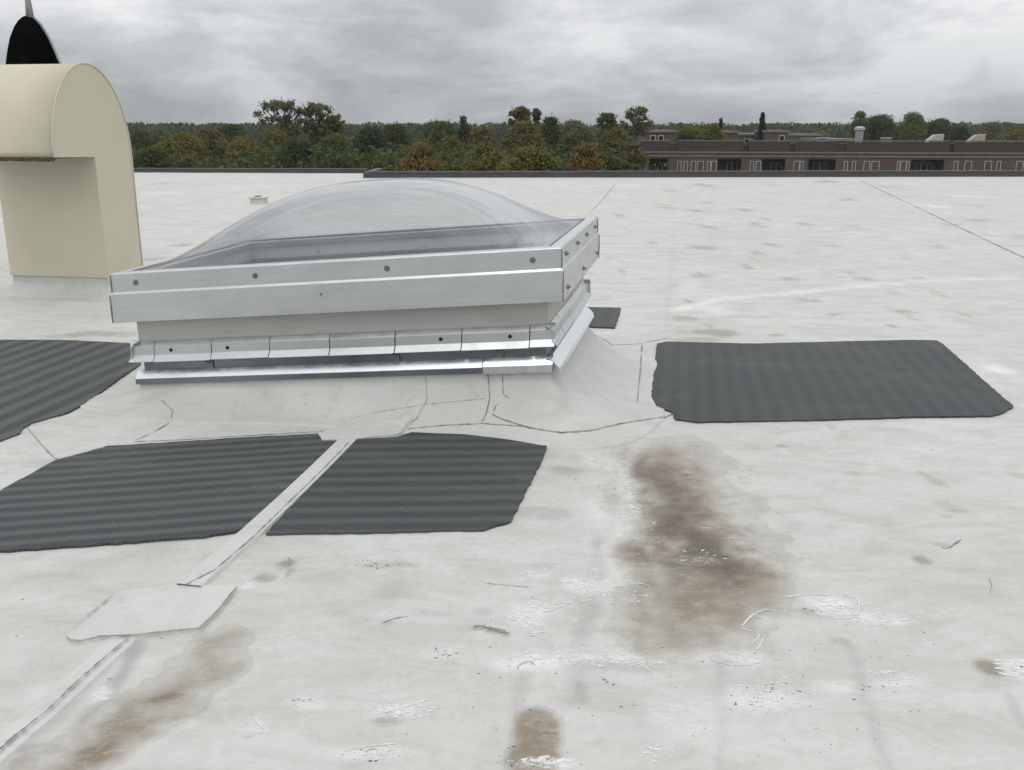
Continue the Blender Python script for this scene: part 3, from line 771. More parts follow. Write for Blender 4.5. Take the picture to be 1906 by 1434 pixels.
# ---------------------------------------------------------------- sheets on the roof
def outline(pts, jag=.004, step=.03):
    P = [at(*p) for p in pts]; out = []
    for i in range(len(P)):
        a, b = P[i], P[(i + 1) % len(P)]; L = (b - a).length; k = max(1, int(L / step))
        d = (b - a).normalized(); n = Vector((-d.y, d.x, 0))
        for j in range(k):
            q = a + (b - a) * (j / k) + n * rnd.uniform(-jag, jag); out.append((q.x, q.y))
    return out
def slab(name, pts, z0, z1, m, jag=.004):
    P = outline(pts, jag); cx = sum(p[0] for p in P) / len(P); cy = sum(p[1] for p in P) / len(P)
    n = len(P)
    mb = MB(); mb.v = [(x - cx, y - cy, z1 - z0) for x, y in P] + [(x - cx, y - cy, 0) for x, y in P]
    mb.f = [tuple(range(n))] + [(i, (i + 1) % n, n + (i + 1) % n, n + i) for i in range(n)]
    o = mb.build(name, m); o.location = (cx, cy, z0); return o
def ang(a, b):
    d = at(*b) - at(*a); return math.atan2(d.y, d.x)
D1 = math.atan2(math.cos(R(9.8)), math.sin(R(9.8)))
mfl = mat_mat('walkway_pad_front', ang((100, 950), (500, 920)), .096, 1.7)
mmid = mat_mat('walkway_pad_mid', ang((600, 900), (950, 895)), .112, 1.45)
mrt = mat_mat('walkway_pad_right', D1, .105, .96, .12)
mbk = mat_mat('walkway_pad_back', D1, .15, 1.75)
G = 'dark grey walkway pads laid round the skylight'
o = slab('walkway_pad', [(-60, 940), (0, 916), (60, 882), (105, 858), (150, 846), (200, 832), (330, 824), (470, 815), (592, 809), (600, 822), (636, 822), (560, 890), (450, 988), (380, 1000), (250, 1010), (0, 1028), (-60, 1033)], -.02, .005, mfl)
tag(o, 'dark grey ribbed walkway pad at front left, left of the white seam strip', 'walkway pad', G)
o = slab('walkway_pad', [(660, 820), (740, 815), (768, 806), (780, 800), (870, 796), (950, 795), (990, 799), (1026, 809), (1012, 850), (985, 905), (950, 972), (900, 988), (700, 992), (494, 995), (560, 925)], -.02, .005, mmid)
tag(o, 'dark grey ribbed walkway pad with a slanted right edge, right of the white seam strip', 'walkway pad', G)
o = slab('walkway_pad', [(1223, 641), (1240, 637), (1400, 641), (1600, 636), (1700, 634), (1742, 635), (1755, 641), (1820, 700), (1887, 758), (1865, 770), (1845, 775), (1700, 777), (1500, 784), (1300, 787), (1256, 782), (1252, 768), (1210, 754)], -.02, .005, mrt)
tag(o, 'large dark grey walkway pad standing alone to the right of the skylight', 'walkway pad', G)
o = slab('walkway_pad', [(-80, 634), (0, 634), (120, 634), (240, 640), (262, 665), (262, 680), (235, 697), (200, 722), (160, 752), (125, 770), (60, 788), (40, 800), (36, 808), (0, 822), (-80, 850)], -.02, .005, mbk)
tag(o, 'dark grey walkway pad left of the skylight, beside its white skirt', 'walkway pad', G)
o = slab('walkway_pad', [(1060, 572), (1155, 574), (1152, 590), (1144, 611), (1060, 607)], -.02, .005, mrt)
tag(o, 'small piece of dark walkway pad peeking out behind the skylight\'s right rear corner', 'walkway pad', G)

def patch(pts, label, z=.001, lines=(), w=.008):
    o = slab('membrane_patch', pts, -.02, z, M['patch'], .0015)
    tag(o, label, 'roof patch', 'white membrane patches on the roof')
    bpy.context.view_layer.update()
    for ln, ww in lines: 
        P = []
        seam(ln, ww, 'seam', z + .012, parent=o, name='dirt_line')
    return o
patch([(220, 1100), (290, 1093), (345, 1088), (440, 1092), (410, 1130), (372, 1168), (300, 1176), (240, 1182), (185, 1184), (150, 1192), (128, 1190), (124, 1183), (165, 1145)],
      'white membrane patch across the seam at lower left, outlined by dirt', .001,
      [([(124, 1183), (130, 1190), (150, 1193), (185, 1184), (240, 1182), (300, 1176), (372, 1169), (410, 1131), (442, 1090)], .009), ([(215, 1103), (165, 1145), (135, 1172)], .005)])
patch([(600, 822), (592, 809), (625, 800), (640, 788), (700, 770), (760, 775), (768, 790), (750, 806), (735, 812), (690, 816), (660, 820)],
      'small white T shaped patch between skylight skirt and the two front pads', .0085, [([(735, 813), (750, 806), (764, 790), (772, 778)], .006)])
# seam strips (welded overlap bands)
def strip(pts, w, z, label):
    P = [at(*p) for p in pts]; mb = MB(); vs = []
    for i, p in enumerate(P):
        d = (P[min(i + 1, len(P) - 1)] - P[max(i - 1, 0)]).normalized(); n = Vector((-d.y, d.x, 0)) * w / 2
        vs += [(p.x + n.x, p.y + n.y, z), (p.x - n.x, p.y - n.y, z), (p.x + n.x * 1.15, p.y + n.y * 1.15, -.01), (p.x - n.x * 1.15, p.y - n.y * 1.15, -.01)]
    for i in range(len(P) - 1):
        a = 4 * i; b = a + 4
        mb.f += [(a, a + 1, b + 1, b), (a, b, b + 2, a + 2), (a + 1, a + 3, b + 3, b + 1)]
    mb.v = vs
    o = mb.build('seam_strip', M['patch'])
    tag(o, label, 'seam strip'); return o
s1 = strip([(655, 812), (600, 867), (540, 925), (470, 990), (400, 1050), (352, 1092)], .085, .007, 'raised white seam strip running between the two front walkway pads')
seam([(650, 822), (600, 874), (540, 932), (470, 1000), (400, 1060), (345, 1088)], .006, 'seam', .0165, parent=s1)
s2 = strip([(232, 1186), (160, 1252), (80, 1325), (0, 1392), (-60, 1445)], .08, .001, 'white seam strip running from the lower left patch to the picture edge')
seam([(240, 1186), (205, 1215), (150, 1262), (90, 1320), (30, 1368), (-40, 1430)], .009, 'seam', .0135, parent=s2)
seams = [([(1600, 336), (1700, 383), (1800, 430), (1906, 480), (1960, 506)], .038, 'seam'), ([(1146, 343), (1120, 373), (1098, 397)], .03, 'seamfaint'),
         ([(245, 403), (330, 384), (430, 361), (462, 357)], .02, 'seamfaint'),
]
for p, w, m in seams: seam(p, w, m, .0015, parent=roof)

# crisp wear: scraped white lines, loose flakes and chips lying on the membrane
M['scrape'] = mat_simple('scraped_white', (0.69, 0.70, 0.685), 0.7, 0, .10, 30)
M['chip'] = mat_simple('dark_chip', (0.11, 0.105, 0.09), 0.9, 0, .5, 60)
def curve(pts, k=6):
    out = []
    P = [pts[0]] + list(pts) + [pts[-1]]
    for i in range(1, len(P) - 2):
        for j in range(k):
            t = j / k; out.append(tuple(.5 * (2 * P[i][c] + (P[i + 1][c] - P[i - 1][c]) * t + (2 * P[i - 1][c] - 5 * P[i][c] + 4 * P[i + 1][c] - P[i + 2][c]) * t * t + (3 * P[i][c] - P[i - 1][c] - 3 * P[i + 1][c] + P[i + 2][c]) * t ** 3) for c in (0, 1)))
    return out + [pts[-1]]
for pts, w in (([(1382, 1165), (1400, 1145), (1425, 1135), (1450, 1138)], .007), ([(1380, 1170), (1412, 1180), (1398, 1200), (1372, 1218)], .005), ([(1424, 1182), (1412, 1204), (1396, 1220)], .005),
               ([(1318, 1220), (1335, 1231), (1365, 1237), (1400, 1236), (1425, 1228)], .007), ([(1370, 1222), (1378, 1235)], .004), ([(1385, 1220), (1392, 1235)], .004), ([(1395, 1220), (1420, 1230)], .004),
               ([(1460, 1112), (1500, 1107), (1545, 1106)], .010), ([(1572, 1106), (1598, 1118), (1595, 1140), (1578, 1150), (1545, 1150)], .012), ([(1450, 855), (1455, 868), (1462, 872)], .006),
               ([(475, 1335), (485, 1350), (500, 1365)], .006), ([(490, 1362), (450, 1374)], .004), ([(700, 1330), (745, 1318), (800, 1300)], .012), ([(640, 1398), (690, 1388), (740, 1384)], .007),
               ([(1030, 1125), (1065, 1122), (1010, 1140)], .007), ([(985, 1178), (1015, 1176)], .01), ([(1200, 1405), (1215, 1392), (1232, 1385)], .007), ([(1175, 935), (1200, 945)], .006), ([(1160, 955), (1178, 962)], .006),
               ([(1150, 1092), (1190, 1086), (1210, 1092)], .006), ([(1720, 384), (1780, 381)], .03), ([(1690, 366), (1740, 363)], .02)):
    seam(curve(pts), w * .95, 'scrape', .0012, parent=roof, name='scrape_mark', step=4)
for pts, w in (([(1752, 1018), (1765, 1020), (1790, 1004)], .008), ([(900, 1085), (950, 1090), (985, 1093)], .004), ([(882, 1166), (900, 1166), (925, 1172), (945, 1178)], .022), ([(535, 1035), (541, 1045), (536, 1053)], .004),
               ([(962, 1245), (970, 1236), (985, 1232), (996, 1238)], .003), ([(680, 1400), (692, 1394), (705, 1398)], .003), ([(135, 1248), (150, 1250), (160, 1248)], .007), ([(710, 1160), (740, 1150), (760, 1148)], .006), ([(1840, 1075), (1846, 1090), (1842, 1105)], .004)):
    seam(curve(pts), w, 'seam', .0012, parent=roof, name='scratch', step=4)
def flakes(u, v, ru, rv, n, m, size, name):
    mb = MB(); rs = np.random.RandomState(int(u * 3 + v))
    n = int(n * (1.7 if m == 'scrape' else 1))
    for _ in range(n):
        a = rs.rand() * 6.283; q = rs.rand() ** .7
        p = roof_at(u + ru * q * math.cos(a), v + rv * q * math.sin(a), .0005); z = (.42 if m == 'scrape' else .55) * size * (.35 + 1.1 * rs.rand() ** 2); st = rs.uniform(1.2, 3.0); th = rs.normal() * .35
        k = 7; vs = []; dz = rs.rand() * .0004
        for i in range(k):
            t = i / k * 6.283; r_ = z * rs.uniform(.35, 1.3); x = r_ * st * math.cos(t); y = r_ * math.sin(t)
            vs.append((p.x + x * math.cos(th) - y * math.sin(th), p.y + x * math.sin(th) + y * math.cos(th), p.z + dz))
        mb.add(vs, [tuple(range(k))])
    o = mb.build(name, M[m], roof); o['kind'] = 'stuff'
for a in ((1640, 1152, 85, 22, 60, .009), (1560, 1128, 60, 22, 40, .012), (1890, 1240, 40, 20, 50, .014), (1082, 1085, 36, 38, 70, .010), (1010, 1062, 60, 12, 40, .008), (1012, 1418, 75, 9, 26, .013), (985, 1148, 40, 38, 70, .012),
          (1060, 1224, 120, 16, 120, .009), (1440, 1292, 70, 34, 60, .008), (1660, 1255, 50, 12, 36, .008), (745, 1322, 70, 18, 50, .009), (457, 1084, 20, 8, 20, .010), (565, 1306, 30, 12, 26, .008), (1190, 990, 40, 60, 46, .007),
          (1170, 1100, 50, 30, 40, .008), (195, 1290, 14, 16, 9, .020), (1310, 1035, 50, 14, 24, .007), (1180, 1235, 90, 10, 40, .008), (700, 1402, 90, 14, 50, .007), (1230, 1400, 50, 22, 30, .007), (1150, 880, 26, 60, 40, .008)):
    flakes(*a[:5], 'scrape', a[5], 'scraped_flakes')
for a in ((1440, 1300, 80, 30, 46, .0032), (700, 1050, 45, 10, 26, .0050), (820, 1215, 40, 12, 22, .0035), (1890, 1245, 26, 14, 12, .005), (1010, 1420, 90, 10, 16, .005), (690, 1405, 60, 12, 12, .004), (560, 1302, 22, 6, 12, .004), (1640, 1280, 60, 12, 20, .003),
          (1540, 1130, 50, 10, 8, .005), (1130, 1270, 16, 12, 12, .004), (950, 1230, 300, 190, 90, .0028), (1500, 1250, 380, 180, 110, .0028), (300, 1150, 280, 150, 50, .003), (1400, 900, 450, 110, 60, .004), (1400, 480, 400, 120, 50, .009), (1185, 900, 60, 120, 30, .004)):
    flakes(*a[:5], 'chip', a[5], 'dark_chips')

# ---------------------------------------------------------------- gooseneck hood at left
al = R(9.8)
P0 = at(205, 552)
hood = empty('gooseneck_vent', P0, (0, 0, -al))
tag(hood, 'large cream painted gooseneck hood vent with rounded top and downturned mouth', 'roof vent')
HW, AR, AZ, BZ = .955, .565, 1.215, .745
def arch_pts(r, rz, n=28): return [(-r * math.cos(math.pi * i / n), AZ + rz * math.sin(math.pi * i / n)) for i in range(n + 1)]
# side profile: front lip -> over the top -> down the back -> bottom -> up the front of the duct
prof = arch_pts(AR, BZ) + [(AR, .17), (.0, .17), (.0, AZ - .012)]
def plate(mb, x0, x1, prof):
    n = len(prof); b = len(mb.v)
    mb.v += [(x0, y, z) for y, z in prof] + [(x1, y, z) for y, z in prof]
    mb.f += [tuple(range(b, b + n)), tuple(range(b + n, b + 2 * n))]
    mb.f += [(b + i, b + (i + 1) % n, b + n + (i + 1) % n, b + n + i) for i in range(n)]
mb = MB(); plate(mb, -.004, .0, prof); plate(mb, -HW, -HW + .004, prof); mb.build('side_panel', M['hood'], hood)
mb = MB(); ap = arch_pts(AR - .001, BZ - .001, 48)
mb.v = [(x, y, z) for y, z in ap for x in (-HW + .003, -.003)]
mb.f = [(2 * i, 2 * i + 1, 2 * i + 3, 2 * i + 2) for i in range(len(ap) - 1)]
shell = mb.build('curved_top', M['hood'], hood, smooth=True); shell.modifiers.new('t', 'SOLIDIFY').thickness = .003
mb = MB(); mb.box(-HW + .003, -.003, AR - .003, AR - .0005, .17, AZ); mb.build('back_panel', M['hood'], hood)
mb = MB(); mb.box(-HW + .003, -.003, -.002, .004, .17, AZ - .005); mb.build('front_panel', M['hood'], hood)
for sx_ in (.003, -HW - .003):
    mb = MB(); mb.tube([(sx_, y, z) for y, z in arch_pts(AR + .003, BZ + .003) + [(AR + .003, .17)]], .007, 6); mb.build('standing_seam', M['hood'], hood, smooth=True)
mb = MB(); mb.box(-HW - .004, .004, -AR - .006, -AR + .02, AZ - .022, AZ - .001)
for k in range(26):
    x = -HW + HW * k / 26; mb.box(x, x + .03, -AR - .010, -AR + .01, AZ - .028 - rnd.random() * .008, AZ - .012)
mb.build('mouth_lip', M['rust'], hood)
mb = MB(); mb.box(-HW * .98, -.01, -AR + .03, -.01, AZ - .01, AZ - .004); mb.build('mouth_screen', M['hole'], hood)
mb = MB(); mb.box(-HW - .004, .004, -.008, .003, .166, .178); mb.build('base_flange', M['hood'], hood, bevel=.001)
mb = MB(); mb.box(-HW + .01, -.01, .012, AR - .01, -.02, .17)
for k, (g0, z0, g1_, z1) in enumerate(((0, .10, .05, .03), (.05, .03, .16, -.02))):
    x0, x1, y0, y1 = -HW + .01, -.01, .012, AR - .01
    A = [(x0 - g0, y0 - g0, z0), (x1 + g0, y0 - g0, z0), (x1 + g0, y1 + g0, z0), (x0 - g0, y1 + g0, z0)]
    B = [(x0 - g1_, y0 - g1_, z1), (x1 + g1_, y0 - g1_, z1), (x1 + g1_, y1 + g1_, z1), (x0 - g1_, y1 + g1_, z1)]
    mb.add(A + B, [(i, (i + 1) % 4, 4 + (i + 1) % 4, 4 + i) for i in range(4)])
mb.build('curb', M['flash'], hood)

# ---------------------------------------------------------------- black cowl with mast behind the hood
yb = 10.6
def bz(u, v): return at_y(u, v, yb)
cb = bz(62, 118); cowl = empty('exhaust_cowl', (cb.x, yb, 0)); tag(cowl, 'black bell shaped exhaust cowl rising behind the cream hood', 'exhaust cowl')
mb = MB(); pts = []; rad = []
for u0, u1, v in ((14, 116, 150), (16, 108, 118), (18, 99, 95), (22, 89, 72), (29, 78, 52), (36, 70, 40), (43, 62, 33), (50, 56, 30)):
    a, b = bz(u0, v), bz(u1, v); pts.append(((a.x + b.x) / 2 - cb.x, 0, a.z)); rad.append((b.x - a.x) / 2)
mb.tube(pts, rad, 28); mb.build('bell', M['black'], cowl, smooth=True)
mb = MB(); z0 = pts[0][2]; mb.tube([(pts[0][0], 0, 0), (pts[0][0], 0, z0 + .01)], [.22, .22], 24); mb.tube([(pts[0][0], 0, 0), (pts[0][0], 0, .12)], [.30, .24], 24)
mb.build('stack_pipe', M['galv'], cowl, auto=True)
mb = MB(); a = bz(56, 33); b = bz(44, -60); mb.tube([(a.x - cb.x, 0, a.z), (b.x - cb.x, 0, b.z)], [.042, .006], 10); mb.build('mast', M['mast'], cowl, smooth=True)
mb = MB(); mb.tube([(bz(u, v).x - cb.x, .0, bz(u, v).z) for u, v in ((62, 32), (76, 46), (90, 68), (101, 92), (113, 120), (118, 150))], .014, 8); mb.build('side_strap', M['mast'], cowl)

# small low vent out on the roof
pv = at(482, 378); vv = empty('low_roof_vent', pv, (0, 0, R(-8))); vv.scale = (.8, .8, .6); tag(vv, 'small low white box vent out on the far roof, left of the dome', 'roof vent')
mb = MB(); mb.box(-.16, .16, -.16, .16, -.02, .14); mb.build('curb', M['whitevent'], vv, bevel=.01)
mb = MB(); mb.box(-.20, .20, -.20, .20, .150, .205); mb.build('cap', M['whitevent'], vv, bevel=.012)
mb = MB(); mb.box(-.13, .13, -.13, .13, .14, .150); mb.build('louvre', M['hole'], vv)
mb = MB(); mb.box(-.08, .06, -.12, .08, .206, .222); mb.build('cap_plate', M['shade'], vv)

# ---------------------------------------------------------------- trees
def trunk_mesh(h, r, limbs):
    mb = MB()
    mb.tube([(0, 0, 0), (r * .2, 0, h * .25), (-r * .3, r * .2, h * .55), (r * .2, 0, h * .86)], [r * 1.25, r, r * .7, r * .25], 9)
    for (a, z0, L, up) in limbs:
        p0 = Vector((0, 0, z0)); p1 = p0 + Vector((math.cos(a) * L * .5, math.sin(a) * L * .5, up * .45)); p2 = p0 + Vector((math.cos(a) * L, math.sin(a) * L, up))
        mb.tube([p0, p1, p2], [r * .45, r * .3, r * .1], 7)
        for s in (-1, 1):
            q = p1 + (p2 - p1) * .3; e = q + Vector((math.cos(a + s * .9) * L * .4, math.sin(a + s * .9) * L * .4, up * .45))
            mb.tube([q, e], [r * .22, r * .06], 5)
    return mb
def leaves(centers, radii, n, size, rs, out=.5, shell=.55):
    w = np.array([r[0] * r[1] * r[2] for r in radii]) ** .66; w /= w.sum()
    idx = rs.choice(len(centers), n, p=w)
    d = rs.normal(size=(n, 3)); d /= np.linalg.norm(d, axis=1)[:, None]
    rr = shell + (1 - shell) * rs.rand(n) ** .6
    if shell < .1: rr = np.minimum(np.abs(rs.normal(size=n)) * .62, 1.7)
    rr *= 1 + .20 * rs.normal(size=n) * (rs.rand(n) < out)
    c = np.array(centers)[idx] + d * np.array(radii)[idx] * rr[:, None]
    nrm = d * .7 + rs.normal(size=(n, 3)) * .6 + np.array([0, 0, .35]); nrm /= np.linalg.norm(nrm, axis=1)[:, None]
    t = np.cross(nrm, rs.normal(size=(n, 3))); t /= np.linalg.norm(t, axis=1)[:, None]; b = np.cross(nrm, t)
    s = size * (.5 + rs.rand(n))[:, None]
    Vq = np.stack([c - t * s * .5 - b * s * .28, c + t * s * .1 - b * s * .5, c + t * s * .6 + b * s * .1, c - t * s * .1 + b * s * .5], 1).reshape(-1, 3)
    Fq = np.arange(n * 4).reshape(n, 4)
    tone = np.clip(rs.rand(len(centers))[idx] * .75 + rs.rand(n) * .25, 0, 1)
    return Vq, Fq, tone
def crown_obj(name, Vq, Fq, tone, m, parent):
    o = np_mesh(name, Vq, Fq, m, parent)
    a = o.data.attributes.new('leaf_tone', 'FLOAT', 'FACE'); a.data.foreach_set('value', tone.astype(np.float32)); return o
def tree(u, vt, wpx, dist, mat, label, dens=1.0, sparse=False, vbot=None, seed=0, cat='tree', name='broadleaf_tree'):
    rs = np.random.RandomState(seed * 7 + int(u)); top = at_y(u, vt, dist); bx = top.x
    H = top.z - ground_z; w = wpx / F_PX * dist * 1.03
    root = empty(name, (bx, dist, ground_z), (0, 0, 0)); tag(root, label, cat, 'trees beyond the roof edge')
    ch = min(H * .78, max(w * 1.05, 4.5)) if vbot is None else top.z - at_y(u, vbot, dist).z
    cz = H - ch / 2; k = (60 if sparse else (12 if w < 5 else 20))
    cen = []; rad = []
    for i in range(k):
        th = rs.rand() * 2 * math.pi; q = rs.rand() ** .5; zz = rs.uniform(-1, 1)
        lim = math.sqrt(max(0, 1 - (zz * .85) ** 2)); f = .62 if not sparse else .80
        cen.append((math.cos(th) * q * lim * w / 2 * f, math.sin(th) * q * lim * w / 2 * f, cz + zz * ch / 2 * (.66 if not sparse else .84)))
        r = w / 2 * (rs.uniform(.30, .46) if not sparse else rs.uniform(.09, .19)); rad.append((r, r, r * rs.uniform(.7, .9)))
    if not sparse: cen.append((0, 0, H - w * .13 - .1)); rad.append((w * .2, w * .2, w * .13))
    if not sparse: cen.append((0, 0, cz)); rad.append((w * .36, w * .36, ch * .40))
    n = int((4200 if sparse else 15000) * dens * (1 + w / 10))
    Vq, Fq, tone = leaves(cen, rad, n, .10 + dist * .0005, rs, shell=.05 if sparse else .45)
    Vq[:, 2] = np.minimum(Vq[:, 2], H + .25)
    limbs = [(rs.rand() * 6.28, H * rs.uniform(.45, .75), w * rs.uniform(.25, .42), H * rs.uniform(.1, .2)) for _ in range(5)]
    if sparse: limbs = [(rs.rand() * 6.28, H - ch * rs.uniform(.55, 1.0), w * rs.uniform(.2, .45), ch * rs.uniform(.4, .62)) for _ in range(14)]
    trunk_mesh(H, (.20 + w * .012) * (.6 if sparse else 1), limbs).build('trunk', M['bark'], root, smooth=True)
    crown_obj('crown', Vq, Fq, tone, LM[mat], root)
    return root
def conifer(u, vt, wpx, dist, label, seed):
    rs = np.random.RandomState(seed); top = at_y(u, vt, dist); H = top.z - ground_z; w = wpx / F_PX * dist
    root = empty('conifer_tree', (top.x, dist, ground_z)); tag(root, label, 'tree', 'trees beyond the roof edge')
    mb = MB(); mb.tube([(0, 0, 0), (0, 0, H * .97)], [.25, .03], 8); mb.build('trunk', M['bark'], root)
    n = 7000; t = rs.rand(n) ** .65; tier = np.floor(t * 16) / 16 + .02 * rs.rand(n)
    r = w / 2 * t * (0.45 + .55 * (1 - (t * 16 - np.floor(t * 16)))) * (.35 + .65 * rs.rand(n) ** .5) * (1 + .25 * np.sin(rs.rand(n) * 6.28))
    th = rs.rand(n) * 6.28; z = H - t * H * .72 - .12 * r
    c = np.stack([r * np.cos(th), r * np.sin(th), z], 1); d = np.stack([np.cos(th), np.sin(th), -.35 * np.ones(n)], 1)
    s = (.16 + .22 * rs.rand(n))[:, None]; b = np.cross(d, rs.normal(size=(n, 3))); b /= np.linalg.norm(b, axis=1)[:, None]
    Vq = np.stack([c - d * s - b * s * .35, c - b * s * .4 + d * s * .2, c + d * s, c + b * s * .4 + d * s * .2], 1).reshape(-1, 3)
    crown_obj('crown', Vq, np.arange(n * 4).reshape(n, 4), rs.rand(n), LM['conif'], root)
T = [
 (262, 240, 60, 112, 'dark', 'dark green tree closest to the cream hood in the tree line'),
 (290, 233, 84, 130, 'greyg', 'grey green round tree in the back row just right of the hood'),
 (335, 244, 112, 84, 'olive', 'broad olive yellow tree near the left end of the tree line'),
 (388, 238, 80, 100, 'brown', 'rusty brown topped tree beside the olive one at left'),
 (433, 229, 72, 104, 'dark', 'dark rounded tree left of the tall airy tree'),
 (452, 250, 120, 78, 'olive', 'low olive green tree below and left of the tall airy tree'),
 (280, 272, 90, 66, 'dark', 'low dark green tree behind the hood edge at parapet level'),
 (512, 238, 120, 82, 'brown', 'dull brownish green tree directly under the tall airy tree'),
 (556, 258, 120, 68, 'deep', 'very dark low tree left of centre just above the parapet'),
 (622, 246, 118, 74, 'green', 'mid green tree under the tall olive pair'),
 (606, 226, 90, 92, 'olive', 'olive brown tree supporting the right shoulder of the tall pair'),
 (688, 233, 96, 84, 'deep', 'blackish green rounded tree left of the orange tree'),
 (735, 228, 86, 98, 'dark', 'dark green domed tree behind the orange tree'),
 (783, 262, 104, 58, 'rust', 'orange rust coloured round tree just above the parapet'),
 (812, 223, 84, 96, 'green', 'green domed tree right of and behind the orange tree'),
 (838, 252, 70, 80, 'olive', 'olive tree between the orange tree and the brown group'),
 (866, 232, 50, 100, 'deep', 'narrow dark tree under the thin bare treetop'),
 (896, 234, 76, 84, 'brown', 'brown olive tree left of the tall rusty tree'),
 (905, 262, 100, 60, 'olive', 'low olive brown tree just above the parapet near the middle'),
 (975, 222, 96, 78, 'brown', 'broad rusty brown tree at the centre of the tree line'),
 (985, 268, 130, 56, 'olive', 'wide low green olive tree in front of the rusty centre tree'),
 (1025, 216, 60, 94, 'dark', 'dark tree right behind the tall rusty tree'),
 (1068, 221, 92, 104, 'greyg', 'grey green tree between the rusty tree and the building'),
 (1060, 250, 80, 84, 'dark', 'dark shaded tree under the grey green one'),
 (1090, 263, 84, 62, 'rust', 'low orange brown tree left of the brick building'),
 (1145, 238, 84, 76, 'brown', 'red brown tree next to the left end of the brick building'),
 (1178, 262, 52, 74, 'brown', 'small brown tree touching the left end of the brick building'),
 (1140, 228, 70, 118, 'green', 'green tree behind the red brown one near the building'),
 (703, 297, 46, 48, 'green', 'small green bush top showing over the parapet left of the orange tree'),
 (853, 306, 30, 46, 'yellow', 'tiny yellow green bush top showing over the parapet right of the orange tree'),
]
for i, (u, vt, w, d, m, lab) in enumerate(T): tree(u, vt, w, d, m, lab, seed=i + 3)
tree(521, 185, 104, 86, 'greyg', 'tall airy grey green tree standing above the left tree line', 1.5, True, vbot=262, seed=71)
tree(588, 189, 70, 88, 'greyg', 'tall thin crowned olive tree just right of the tall airy one', 1.2, True, vbot=260, seed=72)
tree(623, 212, 40, 88, 'olive', 'small thin olive treetop on the right shoulder of the tall pair', 1.0, True, vbot=256, seed=73)
tree(862, 216, 16, 98, 'greyg', 'thin bare treetop sticking up between green trees', .3, True, vbot=240, seed=74)
tree(968, 196, 52, 82, 'brown', 'tall sparse brownish treetop at the centre of the tree line', 1.2, True, vbot=240, seed=75)
tree(998, 200, 20, 84, 'brown', 'thin wispy brown treetop beside the tall rusty one', .5, True, vbot=235, seed=76)
tree(1132, 210, 46, 102, 'green', 'sparse green treetop left of the spreading tree', 1.2, True, vbot=245, seed=77)
tree(1187, 197, 66, 106, 'greyg', 'spreading sparse tree above the left end of the brick building', 1.4, True, vbot=255, seed=78)
tree(1283, 234, 62, 112, 'yellow', 'yellow green round tree standing behind the brick building, left half of the pair', vbot=285, seed=81)
tree(1322, 231, 62, 114, 'yellow', 'yellow green round tree standing behind the brick building, right half of the pair', vbot=285, seed=82)
conifer(1342, 221, 22, 150, 'small dark conifer top behind the yellow green tree', 5)
conifer(1420, 210, 44, 128, 'tall dark pointed conifer behind the brick building', 6)
for u, vt, w, d, m, lab, s in (
    (1602, 206, 44, 150, 'green', 'green tree with ragged top beside the round steel roof vent', 90), (1645, 211, 80, 152, 'dark', 'dark tree right behind the round steel roof vent', 91),
    (1700, 207, 76, 156, 'green', 'tallest green tree of the clump on the right', 92), (1752, 219, 76, 158, 'dark', 'dark green tree on the right shoulder of the right hand clump', 93),
    (1790, 232, 50, 140, 'deep', 'very dark tree between the two odd shaped roof vents', 94), (1848, 226, 50, 190, 'greyg', 'grey green tree behind the pinkish roof vent', 95),
    (1893, 240, 60, 140, 'olive', 'olive rust tree at the right edge of the picture', 96), (1520, 246, 60, 170, 'olive', 'low olive tree behind the middle of the brick building', 97)):
    tree(u, vt, w, d, m, lab, .8, vbot=290, seed=s)
# hazy far wood closing the horizon: nobody could count its trees
rs = np.random.RandomState(5); cen = []; rad = []
for i in range(520):
    d = rs.uniform(230, 420); u = rs.uniform(-250, 2150); t = at_y(u, rs.uniform(229, 238), d); w = rs.uniform(7, 13)
    cen.append((t.x, d, t.z - w * .35)); rad.append((w * .6, w * .5, w * .38))
    cen.append((t.x + rs.uniform(-4, 4), d, t.z - w * .9)); rad.append((w * .7, w * .5, w * .6))
Vq, Fq, tone = leaves(cen, rad, 420000, .72, rs, out=0, shell=.8)
fw = crown_obj('distant_wood', Vq, Fq, tone, mat_leaf('foliage_far', (0.045, 0.065, 0.036), (0.080, 0.105, 0.058)), None)
tag(fw, 'distant wood closing the horizon', 'wood', kind='stuff')
rs = np.random.RandomState(6); cen = []; rad = []
for i in range(150):
    d = rs.uniform(60, 130); u = rs.uniform(-100, 1180); t = at_y(u, rs.uniform(280, 312), d); w = rs.uniform(3, 6)
    cen.append((t.x, d, t.z - w * .3)); rad.append((w * .6, w * .5, w * .4))
Vq, Fq, tone = leaves(cen, rad, 130000, .28, rs, shell=.6)
tag(crown_obj('understorey', Vq, Fq, tone, LM['dark'], None), 'dark undergrowth filling between the trees', 'undergrowth', kind='stuff')

